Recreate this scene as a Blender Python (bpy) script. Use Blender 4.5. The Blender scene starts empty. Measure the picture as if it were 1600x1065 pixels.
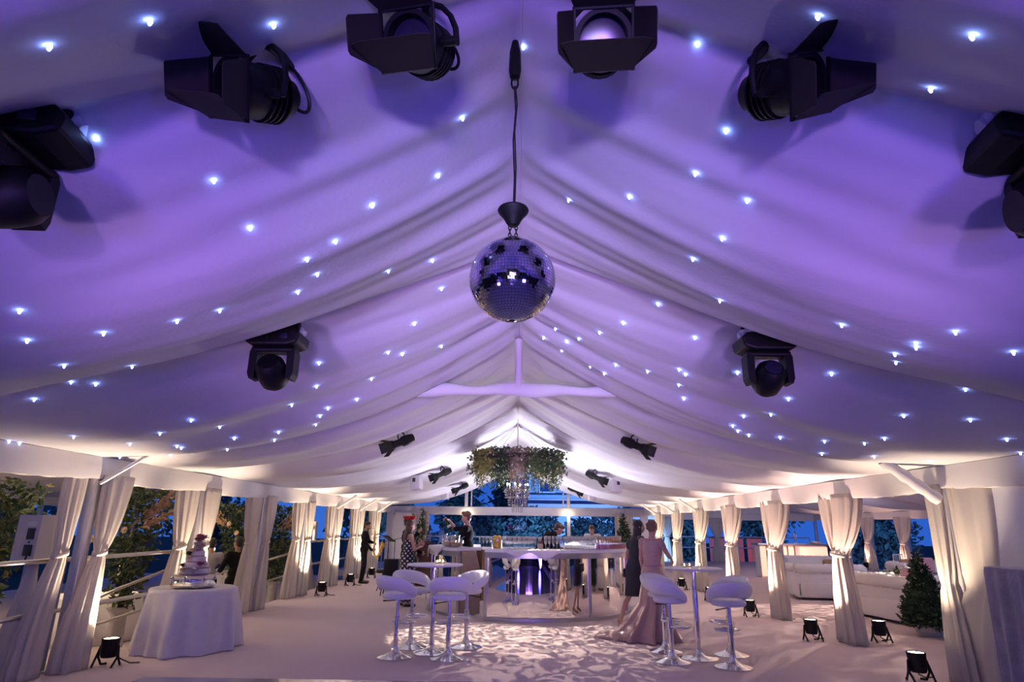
import bpy, bmesh, math, random
import numpy as np
from mathutils import Vector, Matrix, Euler
R = math.radians
PI = math.pi
scene = bpy.context.scene
COL = scene.collection
rng = random.Random(7)

# ------------------------------------------------------------------ camera
cam_d = bpy.data.cameras.new('camera')
cam_d.sensor_width = 36.0
cam_d.lens = 36.0 * 960.0 / 1600.0
cam_d.clip_end = 300
cam = bpy.data.objects.new('camera', cam_d)
COL.objects.link(cam)
_r = Vector((0.99989976, 0.00797819, 0.01169712))
_u = Vector((-0.00889604, -0.28871084, 0.95737501))
_b = Vector((0.01101521, -0.9573831, -0.28861093))
cam.matrix_world = Matrix(((_r.x, _u.x, _b.x, 0), (_r.y, _u.y, _b.y, 0), (_r.z, _u.z, _b.z, 1.57), (0, 0, 0, 1)))
scene.camera = cam

# ------------------------------------------------------------------ view, world
vs = scene.view_settings
vs.view_transform = 'Standard'
vs.look = 'None'
vs.gamma = 1.0
vs.use_curve_mapping = False
vs.exposure = 0.3
try:
    scene.cycles.use_denoising = True
    scene.cycles.adaptive_threshold = 0.02
    scene.cycles.sample_clamp_indirect = 6.0
    scene.cycles.max_bounces = 6
    scene.cycles.diffuse_bounces = 3
    scene.cycles.transparent_max_bounces = 24
    scene.cycles.caustics_reflective = False
    scene.cycles.caustics_refractive = False
except Exception:
    pass
world = bpy.data.worlds.new('dusk_sky')
scene.world = world
world.use_nodes = True
nt = world.node_tree
bg = nt.nodes['Background']
tc = nt.nodes.new('ShaderNodeTexCoord')
sx = nt.nodes.new('ShaderNodeSeparateXYZ')
cr = nt.nodes.new('ShaderNodeValToRGB')
nt.links.new(tc.outputs['Generated'], sx.inputs[0])
nt.links.new(sx.outputs['Z'], cr.inputs[0])
nt.links.new(cr.outputs[0], bg.inputs[0])
cr.color_ramp.elements[0].position = 0.0
cr.color_ramp.elements[0].color = (0.035, 0.14, 0.58, 1)
cr.color_ramp.elements[1].position = 0.5
cr.color_ramp.elements[1].color = (0.016, 0.06, 0.34, 1)
bg.inputs[1].default_value = 0.85


def lamp(name, kind, loc, target=None, power=100, color=(1, 1, 1), size=0.1, angle=60, blend=0.6, parent=None):
    d = bpy.data.lights.new(name, kind)
    d.energy = power
    d.color = color
    if kind == 'SPOT':
        d.spot_size = R(angle)
        d.spot_blend = blend
        d.shadow_soft_size = size
    elif kind == 'POINT':
        d.shadow_soft_size = size
    elif kind == 'AREA':
        d.size = size
        d.spread = R(angle)
    o = bpy.data.objects.new(name, d)
    COL.objects.link(o)
    o.location = loc
    if target is not None:
        o.rotation_euler = (Vector(target) - Vector(loc)).to_track_quat('-Z', 'Y').to_euler()
    if parent:
        o.parent = parent
    return o


# stage wash: coloured wash lights of the band stage behind the camera, thrown up at the star liner
LAV = (0.46, 0.23, 1.0)
BLUE = (0.09, 0.06, 1.0)
for _s in (-1, 1):
    lamp('wash_light', 'SPOT', (_s * 0.6, -4.0, 1.5), (_s * 0.9, 6.6, 3.2), 600, LAV, 0.22, 38, 1.0)
    lamp('wash_light', 'SPOT', (_s * 3.0, -1.0, 0.4), (_s * 0.2, 6.6, 3.2), 560, (0.68, 0.36, 1.0), 0.3, 40, 1.0)
    lamp('wash_light', 'SPOT', (_s * 3.2, -3.0, 0.5), (_s * 2.0, 1.6, 3.3), 300, BLUE, 0.35, 95, 1.0)
# added cool fill from behind the camera to brighten the first white bays
lamp('wash_light', 'SPOT', (0.0, -4.3, 1.3), (0.0, 10.2, 3.5), 2000, (0.72, 0.72, 1.0), 0.3, 24, 1.0)
# added fill lamps hidden in and behind the bar to brighten the white lining
lamp('added_fill', 'SPOT', (0.35, 14.35, 1.0), (0.1, 13.2, 3.8), 480, (0.86, 0.80, 1.0), 0.25, 165, 0.6)
lamp('added_fill', 'SPOT', (0.0, 21.0, 0.4), (0.0, 20.4, 3.8), 420, (0.86, 0.80, 1.0), 0.25, 160, 0.6)
# blue garden floods that light the trees and the house outside
for _x, _y, _t in ((-4, 30.6, -4), (1, 30.6, 1.5), (6.5, 31.2, 6.5), (13, 36, 14), (20, 34, 25)):
    lamp('garden_flood', 'SPOT', (_x, _y, 0.05), (_t, _y + 9, 2.6), 800, (0.22, 0.48, 1.0), 0.2, 120, 0.8)


lamp('garden_flood', 'SPOT', (5.5, 44.0, 0.0), (3.4, 54, 4.5), 5000, (0.22, 0.48, 1.0), 0.2, 90, 0.8)

# ------------------------------------------------------------------ materials
MATS = {}


def mat(name, col, rough=0.6, metal=0.0, var=0.06, scale=8.0, bump=0.0, bscale=60.0, emit=None, estr=0.0, sheen=0.0, trans=0.0, spec=0.5, coat=0.0):
    m = bpy.data.materials.new(name)
    m.use_nodes = True
    t = m.node_tree
    p = t.nodes['Principled BSDF']
    p.inputs['Roughness'].default_value = rough
    p.inputs['Metallic'].default_value = metal
    p.inputs['Specular IOR Level'].default_value = spec
    if coat:
        p.inputs['Coat Weight'].default_value = coat
    if sheen:
        p.inputs['Sheen Weight'].default_value = sheen
    tcn = t.nodes.new('ShaderNodeTexCoord')
    n = t.nodes.new('ShaderNodeTexNoise')
    n.inputs['Scale'].default_value = scale
    n.inputs['Detail'].default_value = 4
    t.links.new(tcn.outputs['Object'], n.inputs['Vector'])
    mr = t.nodes.new('ShaderNodeMix')
    mr.data_type = 'RGBA'
    t.links.new(n.outputs['Fac'], mr.inputs['Factor'])
    a = [max(0, c * (1 - var)) for c in col]
    b = [min(1, c * (1 + var)) for c in col]
    mr.inputs['A'].default_value = (*a, 1)
    mr.inputs['B'].default_value = (*b, 1)
    t.links.new(mr.outputs['Result'], p.inputs['Base Color'])
    if bump:
        n2 = t.nodes.new('ShaderNodeTexNoise')
        n2.inputs['Scale'].default_value = bscale
        n2.inputs['Detail'].default_value = 3
        t.links.new(tcn.outputs['Object'], n2.inputs['Vector'])
        bp = t.nodes.new('ShaderNodeBump')
        bp.inputs['Strength'].default_value = bump
        bp.inputs['Distance'].default_value = 0.01
        t.links.new(n2.outputs['Fac'], bp.inputs['Height'])
        t.links.new(bp.outputs['Normal'], p.inputs['Normal'])
    if emit:
        p.inputs['Emission Color'].default_value = (*emit, 1)
        p.inputs['Emission Strength'].default_value = estr
    if trans:
        # cloth or leaf that lets some light through
        out = t.nodes['Material Output']
        tr = t.nodes.new('ShaderNodeBsdfTranslucent')
        t.links.new(mr.outputs['Result'], tr.inputs['Color'])
        mx = t.nodes.new('ShaderNodeMixShader')
        mx.inputs[0].default_value = trans
        t.links.new(p.outputs[0], mx.inputs[1])
        t.links.new(tr.outputs[0], mx.inputs[2])
        t.links.new(mx.outputs[0], out.inputs['Surface'])
    MATS[name] = m
    return m


def glassmat(name, tint=(1, 1, 1), refl=0.12, rough=0.02, base=0.04):
    m = bpy.data.materials.new(name)
    m.use_nodes = True
    t = m.node_tree
    t.nodes.remove(t.nodes['Principled BSDF'])
    out = t.nodes['Material Output']
    tr = t.nodes.new('ShaderNodeBsdfTransparent')
    tr.inputs[0].default_value = (*tint, 1)
    gl = t.nodes.new('ShaderNodeBsdfGlossy')
    gl.inputs['Roughness'].default_value = rough
    lw = t.nodes.new('ShaderNodeLayerWeight')
    lw.inputs[0].default_value = 0.35
    ma = t.nodes.new('ShaderNodeMath')
    ma.operation = 'MULTIPLY_ADD'
    ma.inputs[1].default_value = refl * 3
    ma.inputs[2].default_value = base
    t.links.new(lw.outputs['Facing'], ma.inputs[0])
    mx = t.nodes.new('ShaderNodeMixShader')
    t.links.new(ma.outputs[0], mx.inputs[0])
    t.links.new(tr.outputs[0], mx.inputs[1])
    t.links.new(gl.outputs[0], mx.inputs[2])
    t.links.new(mx.outputs[0], out.inputs['Surface'])
    MATS[name] = m
    return m


mat('liner', (0.80, 0.79, 0.80), 0.85, bump=0.25, bscale=25, var=0.03, scale=2, spec=0.15)
mat('carpet', (0.66, 0.54, 0.54), 0.95, bump=0.3, bscale=220, var=0.06, scale=1.3, spec=0.1)
mat('beam_cloth', (0.80, 0.77, 0.73), 0.8, bump=0.2, bscale=14, var=0.04, scale=3, spec=0.2)
mat('curtain', (0.82, 0.76, 0.68), 0.75, bump=0.15, bscale=40, var=0.05, scale=6, trans=0.4, spec=0.2)
mat('pole', (0.62, 0.60, 0.60), 0.4, metal=0.6, var=0.05)
mat('white_paint', (0.80, 0.79, 0.79), 0.45, var=0.04)
mat('steel', (0.50, 0.48, 0.48), 0.32, metal=1.0, var=0.05, scale=20)
mat('chrome', (0.80, 0.80, 0.82), 0.07, metal=1.0, var=0.03)
mat('mirror', (0.86, 0.84, 0.84), 0.02, metal=1.0, var=0.01)
mat('silver', (0.78, 0.75, 0.73), 0.16, metal=1.0, var=0.06, bump=0.1, bscale=30)
mat('ball_mirror', (0.80, 0.80, 0.86), 0.06, metal=1.0, var=0.12, scale=40)
mat('black_metal', (0.007, 0.007, 0.008), 0.55, spec=0.25, var=0.2, scale=30, bump=0.1, bscale=90)
mat('black_plastic', (0.006, 0.006, 0.007), 0.5, spec=0.25, var=0.2, scale=20)
mat('barn_inner', (0.030, 0.025, 0.022), 0.7, spec=0.2, var=0.2)
mat('cable', (0.012, 0.012, 0.014), 0.5, var=0.2)
mat('lens', (0.03, 0.025, 0.06), 0.22, metal=0.2, var=0.3, scale=60)
mat('vinyl', (0.84, 0.83, 0.86), 0.38, bump=0.06, bscale=120, var=0.03, spec=0.5)
mat('leather', (0.84, 0.80, 0.78), 0.42, bump=0.1, bscale=90, var=0.04)
mat('cloth_satin', (0.74, 0.69, 0.71), 0.42, bump=0.25, bscale=70, var=0.10, scale=12, sheen=0.3)
mat('velvet', (0.24, 0.21, 0.26), 0.5, bump=1.0, bscale=14, var=0.5, scale=7, sheen=0.6)
mat('linen', (0.82, 0.80, 0.79), 0.8, bump=0.15, bscale=60, var=0.04)
mat('wood', (0.20, 0.11, 0.07), 0.45, var=0.3, scale=14, bump=0.1, bscale=40)
mat('light_wood', (0.34, 0.25, 0.20), 0.5, var=0.25, scale=14)
mat('dark', (0.02, 0.02, 0.022), 0.8, var=0.3)
mat('skin', (0.52, 0.30, 0.22), 0.5, var=0.06, scale=12)
mat('skin_dark', (0.40, 0.22, 0.15), 0.5, var=0.06, scale=12)
mat('lip', (0.42, 0.12, 0.12), 0.4, var=0.1)
mat('eye', (0.03, 0.02, 0.02), 0.2, var=0.1)
mat('hair_black', (0.012, 0.010, 0.010), 0.45, var=0.4, scale=40, bump=0.5, bscale=120)
mat('hair_brown', (0.09, 0.045, 0.026), 0.45, var=0.4, scale=40, bump=0.5, bscale=120)
mat('hair_auburn', (0.16, 0.055, 0.025), 0.45, var=0.4, scale=40, bump=0.5, bscale=120)
mat('hair_blonde', (0.15, 0.085, 0.045), 0.45, var=0.45, scale=40, bump=0.5, bscale=120)
mat('suit', (0.010, 0.010, 0.012), 0.9, spec=0.2, var=0.3, scale=30, bump=0.2, bscale=200)
mat('shirt_white', (0.72, 0.70, 0.72), 0.8, var=0.05, scale=10)
mat('shirt_grey', (0.42, 0.39, 0.42), 0.8, var=0.08, scale=10)
mat('navy', (0.015, 0.016, 0.030), 0.7, var=0.3, scale=20)
mat('rose_silk', (0.46, 0.29, 0.26), 0.38, var=0.10, scale=9, bump=0.12, bscale=30, sheen=0.2)
mat('lace', (0.50, 0.33, 0.30), 0.65, var=0.25, scale=60, bump=0.6, bscale=90)
mat('shoe', (0.02, 0.018, 0.018), 0.3, var=0.2)
mat('shoe_gold', (0.50, 0.34, 0.26), 0.3, metal=0.4, var=0.1)
mat('red', (0.55, 0.015, 0.02), 0.6, var=0.25, scale=30)
mat('brass', (0.80, 0.52, 0.18), 0.22, metal=1.0, var=0.08)
mat('leaf_dark', (0.042, 0.075, 0.034), 0.55, var=0.4, scale=6, trans=0.2)
mat('leaf_mid', (0.10, 0.14, 0.055), 0.55, var=0.4, scale=6, trans=0.2)
mat('leaf_olive', (0.22, 0.21, 0.06), 0.6, var=0.35, scale=6, trans=0.25)
mat('leaf_dusty', (0.30, 0.22, 0.17), 0.6, var=0.35, scale=6, trans=0.25)
mat('bark', (0.06, 0.042, 0.03), 0.9, var=0.3, bump=0.5, bscale=30)
mat('rose_cream', (0.80, 0.60, 0.48), 0.7, var=0.1, trans=0.15)
mat('rose_pink', (0.50, 0.20, 0.24), 0.7, var=0.15)
mat('pampas', (0.62, 0.42, 0.26), 0.9, var=0.2, scale=30)
mat('icing', (0.80, 0.74, 0.72), 0.6, var=0.03)
mat('ribbon', (0.46, 0.28, 0.26), 0.5, var=0.1)
mat('lemon', (0.85, 0.52, 0.04), 0.45, var=0.1, bump=0.15, bscale=120)
mat('punch', (0.75, 0.30, 0.10), 0.3, var=0.35, scale=30)
mat('juice', (0.85, 0.33, 0.10), 0.25, var=0.12)
mat('red_drink', (0.70, 0.04, 0.03), 0.25, var=0.15)
mat('bottle_green', (0.012, 0.030, 0.014), 0.12, var=0.2)
mat('label', (0.60, 0.58, 0.45), 0.6, var=0.1)
mat('foil', (0.05, 0.04, 0.04), 0.3, metal=0.5)
mat('candle', (0.85, 0.74, 0.55), 0.6, var=0.05)
mat('flame', (1, 0.8, 0.5), 0.5, emit=(1.0, 0.62, 0.25), estr=45)
mat('bulb', (1, 0.9, 0.75), 0.5, emit=(1.0, 0.80, 0.55), estr=30)
mat('uplens', (1, 0.9, 0.7), 0.4, emit=(1.0, 0.78, 0.48), estr=16)
mat('purple_tube', (0.5, 0.3, 1.0), 0.4, emit=(0.45, 0.15, 1.0), estr=14)
mat('led', (0.7, 0.8, 1.0), 0.4, emit=(0.22, 0.34, 1.0), estr=22)
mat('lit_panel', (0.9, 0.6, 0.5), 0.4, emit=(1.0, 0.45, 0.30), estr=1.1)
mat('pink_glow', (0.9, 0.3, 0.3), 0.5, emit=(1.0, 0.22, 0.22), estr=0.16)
mat('cushion_pink', (0.48, 0.26, 0.30), 0.6, var=0.1, sheen=0.4)
mat('cushion_brown', (0.30, 0.18, 0.10), 0.7, var=0.15)
mat('blue_tape', (0.02, 0.10, 0.55), 0.5, var=0.1)
mat('socket', (0.03, 0.03, 0.035), 0.4, var=0.2)
mat('speaker_white', (0.66, 0.62, 0.66), 0.5, var=0.04)
mat('lycra', (0.72, 0.68, 0.68), 0.7, var=0.05, trans=0.15)
mat('soil_lawn', (0.02, 0.035, 0.02), 0.95, var=0.4, scale=3)
mat('tree_far', (0.11, 0.19, 0.18), 0.8, var=0.4, scale=1.5, trans=0.15)
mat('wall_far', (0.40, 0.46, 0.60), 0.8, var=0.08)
mat('roof_far', (0.22, 0.14, 0.14), 0.8, var=0.15)
mat('wall_pink', (0.62, 0.45, 0.46), 0.8, var=0.08)
mat('window_far', (0.03, 0.06, 0.16), 0.1, var=0.1)
mat('dance_floor', (0.34, 0.34, 0.42), 0.12, var=0.04, scale=1, coat=0.5)
mat('stone', (0.48, 0.45, 0.44), 0.8, var=0.2, bump=0.4, bscale=20)
glassmat('pane', (0.84, 0.90, 0.98), 0.01, 0.03, 0.0004)
glassmat('vase_glass', (0.98, 0.98, 0.98), 0.12, 0.05, 0.02)
glassmat('glass', (0.96, 0.96, 0.97), 0.30, 0.12, 0.10)
glassmat('crystal', (0.97, 0.97, 1.0), 0.55, 0.02, 0.16)


def polka_material():
    m = mat('polka', (0.012, 0.012, 0.014), 0.7, var=0.1)
    t = m.node_tree
    p = t.nodes['Principled BSDF']
    uv = t.nodes.new('ShaderNodeTexCoord')
    mp = t.nodes.new('ShaderNodeMapping')
    mp.inputs['Scale'].default_value = (15, 14, 1)
    mp.inputs['Rotation'].default_value = (0, 0, R(45))
    fr = t.nodes.new('ShaderNodeVectorMath'); fr.operation = 'FRACTION'
    sb = t.nodes.new('ShaderNodeVectorMath'); sb.operation = 'SUBTRACT'
    sb.inputs[1].default_value = (0.5, 0.5, 0)
    ml = t.nodes.new('ShaderNodeVectorMath'); ml.operation = 'MULTIPLY'
    ml.inputs[1].default_value = (1, 1, 0)
    ln = t.nodes.new('ShaderNodeVectorMath'); ln.operation = 'LENGTH'
    lt = t.nodes.new('ShaderNodeMath'); lt.operation = 'LESS_THAN'; lt.inputs[1].default_value = 0.27
    mx = t.nodes.new('ShaderNodeMix'); mx.data_type = 'RGBA'
    mx.inputs['A'].default_value = (0.012, 0.012, 0.014, 1)
    mx.inputs['B'].default_value = (0.75, 0.72, 0.72, 1)
    L = t.links.new
    L(uv.outputs['UV'], mp.inputs[0]); L(mp.outputs[0], fr.inputs[0]); L(fr.outputs[0], sb.inputs[0])
    L(sb.outputs[0], ml.inputs[0]); L(ml.outputs[0], ln.inputs[0]); L(ln.outputs['Value'], lt.inputs[0])
    L(lt.outputs[0], mx.inputs['Factor']); L(mx.outputs['Result'], p.inputs['Base Color'])


polka_material()


# ------------------------------------------------------------------ mesh builder
def frame_of(d):
    d = Vector(d).normalized()
    a = Vector((0, 0, 1)) if abs(d.z) < 0.95 else Vector((1, 0, 0))
    u = d.cross(a).normalized()
    return d, u, d.cross(u).normalized()


class MB:
    def __init__(s):
        s.v = []; s.f = []; s.uv = None

    def add(s, vs_, fs_, M=None):
        o = len(s.v)
        if M is not None:
            vs_ = [M @ Vector(p) for p in vs_]
        s.v.extend([tuple(p) for p in vs_])
        s.f.extend([tuple(i + o for i in f) for f in fs_])
        return s

    def box(s, c, size, rot=None, bev=0.0):
        x, y, z = size[0] / 2, size[1] / 2, size[2] / 2
        M = Matrix.Translation(c)
        if rot is not None:
            M = M @ (rot.to_matrix().to_4x4() if isinstance(rot, Euler) else rot)
        if bev <= 0:
            V = [(a * x, b * y, d * z) for a in (-1, 1) for b in (-1, 1) for d in (-1, 1)]
            return s.add(V, [(0, 1, 3, 2), (4, 6, 7, 5), (0, 4, 5, 1), (2, 3, 7, 6), (0, 2, 6, 4), (1, 5, 7, 3)], M)
        bm = bmesh.new()
        bmesh.ops.create_cube(bm, size=1)
        for v in bm.verts:
            v.co = Vector((v.co.x * size[0], v.co.y * size[1], v.co.z * size[2]))
        bmesh.ops.bevel(bm, geom=bm.edges[:], offset=min(bev, min(size) * 0.49), segments=3, profile=0.5, affect='EDGES')
        bm.verts.index_update()
        V = [v.co.copy() for v in bm.verts]
        Fc = [tuple(v.index for v in f.verts) for f in bm.faces]
        bm.free()
        return s.add(V, Fc, M)

    def tube(s, pts, r, n=8, closed=False):
        pts = [Vector(p) for p in pts]
        k = len(pts)
        rr = r if isinstance(r, (list, tuple)) else [r] * k
        V = []; Fc = []
        t0 = (pts[1] - pts[0]).normalized()
        _, u, w = frame_of(t0)
        for i in range(k):
            if closed:
                t = (pts[(i + 1) % k] - pts[i - 1]).normalized()
            else:
                t = (pts[min(i + 1, k - 1)] - pts[max(i - 1, 0)]).normalized()
            u = (u - t * u.dot(t))
            u = u.normalized() if u.length > 1e-6 else frame_of(t)[1]
            w = t.cross(u)
            for j in range(n):
                a = 2 * PI * j / n
                V.append(pts[i] + (u * math.cos(a) + w * math.sin(a)) * rr[i])
        m = k if closed else k - 1
        for i in range(m):
            for j in range(n):
                a = i * n + j; b = i * n + (j + 1) % n
                c = ((i + 1) % k) * n + (j + 1) % n; d = ((i + 1) % k) * n + j
                Fc.append((a, b, c, d))
        if not closed:
            Fc.append(tuple(range(n - 1, -1, -1)))
            Fc.append(tuple((k - 1) * n + j for j in range(n)))
        return s.add(V, Fc)

    def lathe(s, prof, n=24, c=(0, 0, 0), M=None, arc=None):
        V = []; Fc = []
        k = len(prof)
        full = arc is None
        m = n if full else n + 1
        for i in range(m):
            a = 2 * PI * i / n if full else arc[0] + (arc[1] - arc[0]) * i / n
            for r_, z in prof:
                V.append((c[0] + r_ * math.cos(a), c[1] + r_ * math.sin(a), c[2] + z))
        for i in range(n):
            i2 = (i + 1) % m
            for j in range(k - 1):
                Fc.append((i * k + j, i2 * k + j, i2 * k + j + 1, i * k + j + 1))
        if not full:
            Fc.append(tuple(range(k - 1, -1, -1)))
            Fc.append(tuple(n * k + j for j in range(k)))
        return s.add(V, Fc, M)

    def ring_sector(s, c, r0, r1, a0, a1, z0, z1, n=24):
        prof = [(r0, z0), (r1, z0), (r1, z1), (r0, z1), (r0, z0)]
        return s.lathe(prof, n, (c[0], c[1], 0), arc=(a0, a1))

    def prism(s, out, z0, z1, M=None):
        n = len(out)
        V = [(p[0], p[1], z0) for p in out] + [(p[0], p[1], z1) for p in out]
        Fc = [tuple(range(n - 1, -1, -1)), tuple(range(n, 2 * n))]
        Fc += [(i, (i + 1) % n, n + (i + 1) % n, n + i) for i in range(n)]
        return s.add(V, Fc, M)

    def ball(s, c, r, n=12, m=8, M=None):
        if not isinstance(r, (list, tuple)):
            r = (r, r, r)
        V = [(0, 0, -r[2])]; Fc = []
        for i in range(1, m):
            ph = -PI / 2 + PI * i / m
            for j in range(n):
                a = 2 * PI * j / n
                V.append((r[0] * math.cos(ph) * math.cos(a), r[1] * math.cos(ph) * math.sin(a), r[2] * math.sin(ph)))
        V.append((0, 0, r[2]))
        for j in range(n):
            Fc.append((0, 1 + (j + 1) % n, 1 + j))
            Fc.append((len(V) - 1, 1 + (m - 2) * n + j, 1 + (m - 2) * n + (j + 1) % n))
        for i in range(m - 2):
            for j in range(n):
                a = 1 + i * n + j; b = 1 + i * n + (j + 1) % n
                Fc.append((a, b, b + n, a + n))
        T = Matrix.Translation(c)
        return s.add(V, Fc, T @ M if M is not None else T)

    def cap(s, p0, r0, p1, r1, n=12):
        p0 = Vector(p0); p1 = Vector(p1)
        s.ball(p0, r0, n, 8); s.ball(p1, r1, n, 8)
        if (p1 - p0).length > 1e-4:
            s.tube([p0, p1], [r0, r1], n)
        return s

    def loft(s, rings, n=48, capend=True):
        """rings: list of lists of n points"""
        V = []; Fc = []
        k = len(rings)
        for r_ in rings:
            V.extend(r_)
        for i in range(k - 1):
            for j in range(n):
                a = i * n + j; b = i * n + (j + 1) % n
                Fc.append((a, b, b + n, a + n))
        if capend:
            Fc.append(tuple(range(n - 1, -1, -1)))
            Fc.append(tuple((k - 1) * n + j for j in range(n)))
        return s.add(V, Fc)

    def grid(s, P, nu, nv):
        """P[i*nv+j]"""
        Fc = []
        for i in range(nu - 1):
            for j in range(nv - 1):
                a = i * nv + j
                Fc.append((a, a + nv, a + nv + 1, a + 1))
        return s.add(P, Fc)

    def leaf(s, c, d, up, L, W):
        d = Vector(d).normalized()
        u = d.cross(Vector(up))
        u = u.normalized() if u.length > 1e-4 else frame_of(d)[1]
        nrm = u.cross(d)
        c = Vector(c)
        V = [c, c + d * L * 0.5 + u * W * 0.5 + nrm * L * 0.06, c + d * L - nrm * L * 0.05, c + d * L * 0.5 - u * W * 0.5 + nrm * L * 0.06]
        return s.add(V, [(0, 1, 2), (0, 2, 3)])

    def mesh(s, name, m=None, smooth=True, angle=40):
        me = bpy.data.meshes.new(name)
        me.from_pydata(s.v, [], s.f)
        me.update()
        if smooth:
            me.shade_smooth()
            if angle < 179:
                me.set_sharp_from_angle(angle=R(angle))
        if m:
            me.materials.append(MATS[m])
        return me

    def build(s, name, m=None, parent=None, smooth=True, angle=40, fixn=False):
        me = s.mesh(name, m, smooth, angle)
        if fixn:
            bm = bmesh.new(); bm.from_mesh(me)
            bmesh.ops.recalc_face_normals(bm, faces=bm.faces[:])
            bm.to_mesh(me); bm.free()
        o = bpy.data.objects.new(name, me)
        COL.objects.link(o)
        if parent:
            o.parent = parent
        return o


def thing(name, label, cat, loc=(0, 0, 0), rz=0.0, group=None):
    o = bpy.data.objects.new(name, None)
    o.empty_display_size = 0.1
    COL.objects.link(o)
    o.location = loc
    o.rotation_euler = (0, 0, rz)
    return tag(o, label, cat, group)


def tag(o, label=None, cat=None, group=None, kind=None):
    if label: o['label'] = label
    if cat: o['category'] = cat
    if group: o['group'] = group
    if kind: o['kind'] = kind
    return o


def struct(o, label=None, cat=None):
    return tag(o, label, cat, kind='structure')


def dup(root, loc=None, rz=None, label=None, group=None, scale=None):
    def cp(o, par):
        c = o.copy()
        COL.objects.link(c)
        c.parent = par
        for ch in list(o.children):
            cp(ch, c)
        return c
    r_ = cp(root, None)
    if loc is not None: r_.location = loc
    if rz is not None: r_.rotation_euler = (0, 0, rz)
    if scale is not None: r_.scale = (scale,) * 3 if not isinstance(scale, (tuple, list)) else scale
    if label: r_['label'] = label
    if group: r_['group'] = group
    return r_


def hx(x, y, z=0):
    return Vector((x, y, z))


ORD = ['first', 'second', 'third', 'fourth', 'fifth', 'sixth', 'seventh', 'eighth', 'ninth', 'tenth', 'eleventh', 'twelfth']

# ================================================================== THE SETTING
RZ, EZ, HW = 3.87, 2.30, 5.0
FRAMES_STAR = [-5.6, -3.0, -0.4, 2.2, 4.85, 7.4]
FRAMES_WHITE = [7.4 + 2.5 * k for k in range(8)]
GABLE_Y = 24.9


def liner_z(x, y, frames, open_end=False, sag=0.5):
    ax = np.minimum(1.0, np.abs(x) / HW)
    base = RZ - (RZ - EZ) * ax
    s = sag * np.sin(PI * ax ** 0.9)
    bf = np.ones_like(y)
    for i, (a, b) in enumerate(zip(frames, frames[1:])):
        t = np.clip((y - a) / (b - a), 0, 1)
        if open_end and i == len(frames) - 2:
            v = np.sin(PI * t / 2) ** 0.7
        else:
            v = np.abs(np.sin(PI * t)) ** 0.7
        bf = np.where((y >= a) & (y <= b), v, bf)
    return base - s * bf


def ripples(x, y, seed, amp=0.016):
    r_ = np.random.RandomState(seed)
    out = np.zeros_like(x)
    ax = np.abs(x)
    for i in range(9):
        f = r_.uniform(9, 34); ph = r_.uniform(0, 6.28); k = r_.uniform(-2.4, 2.4)
        reach = r_.uniform(0.9, 2.6)
        ctr = r_.uniform(1.5, 25)
        env = np.exp(-((y - ctr) / 2.2) ** 2) + 0.35
        out += np.sin(f * y + k * ax * ax * 0.6 + ph) * np.exp(-ax / reach) * env * amp * (14.0 / f)
    for i in range(6):   # long soft creases that run down the slope
        f = r_.uniform(3, 9); ph = r_.uniform(0, 6.28)
        out += np.sin(f * y + ph + 1.3 * np.sin(ax * r_.uniform(0.6, 1.6))) * amp * 0.5 * np.exp(-((ax - 2.4) / 2.2) ** 2)
    return out * np.minimum(1, ax * 6) * np.minimum(1, (HW - ax) * 3)


def make_liner(name, frames, open_end, seed, xo=0.0, nx=120, dy=0.035, amp=0.016, sag=0.5):
    y0, y1 = frames[0], frames[-1]
    ny = int((y1 - y0) / dy) + 1
    xs = np.linspace(-HW, HW, nx + 1)
    ys = np.linspace(y0, y1, ny)
    X, Y = np.meshgrid(xs, ys, indexing='ij')
    Z = liner_z(X, Y, frames, open_end, sag) + ripples(X, Y, seed, amp)
    V = np.stack([X + xo, Y, Z], -1).reshape(-1, 3)
    idx = np.arange((nx + 1) * ny).reshape(nx + 1, ny)
    F = np.stack([idx[:-1, :-1], idx[:-1, 1:], idx[1:, 1:], idx[1:, :-1]], -1).reshape(-1, 4)
    me = bpy.data.meshes.new(name)
    me.vertices.add(len(V)); me.vertices.foreach_set('co', V.ravel())
    me.loops.add(F.size); me.loops.foreach_set('vertex_index', F.ravel().astype(np.int32))
    me.polygons.add(len(F)); me.polygons.foreach_set('loop_start', np.arange(0, F.size, 4, dtype=np.int32))
    me.update(); me.validate(); me.shade_smooth()
    me.materials.append(MATS['liner'])
    o = bpy.data.objects.new(name, me)
    COL.objects.link(o)
    return struct(o)


struct(make_liner('ceiling', FRAMES_STAR, True, 3, amp=0.022), 'purple-lit draped star-cloth ceiling over the dance floor', 'ceiling')
struct(make_liner('ceiling', FRAMES_WHITE, False, 11, amp=0.022), 'white pleated ceiling lining above the bar', 'ceiling')
struct(make_liner('ceiling', [2.4 + 2.5 * k for k in range(13)], False, 21, xo=10.0, nx=50, dy=0.1, amp=0.01), 'pale ceiling lining over the lounge', 'ceiling')
struct(make_liner('ceiling', [-0.1 + 2.5 * k for k in range(11)], False, 31, xo=-10.0, nx=50, dy=0.1, amp=0.01), 'dim blue ceiling lining over the dining area', 'ceiling')

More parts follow.
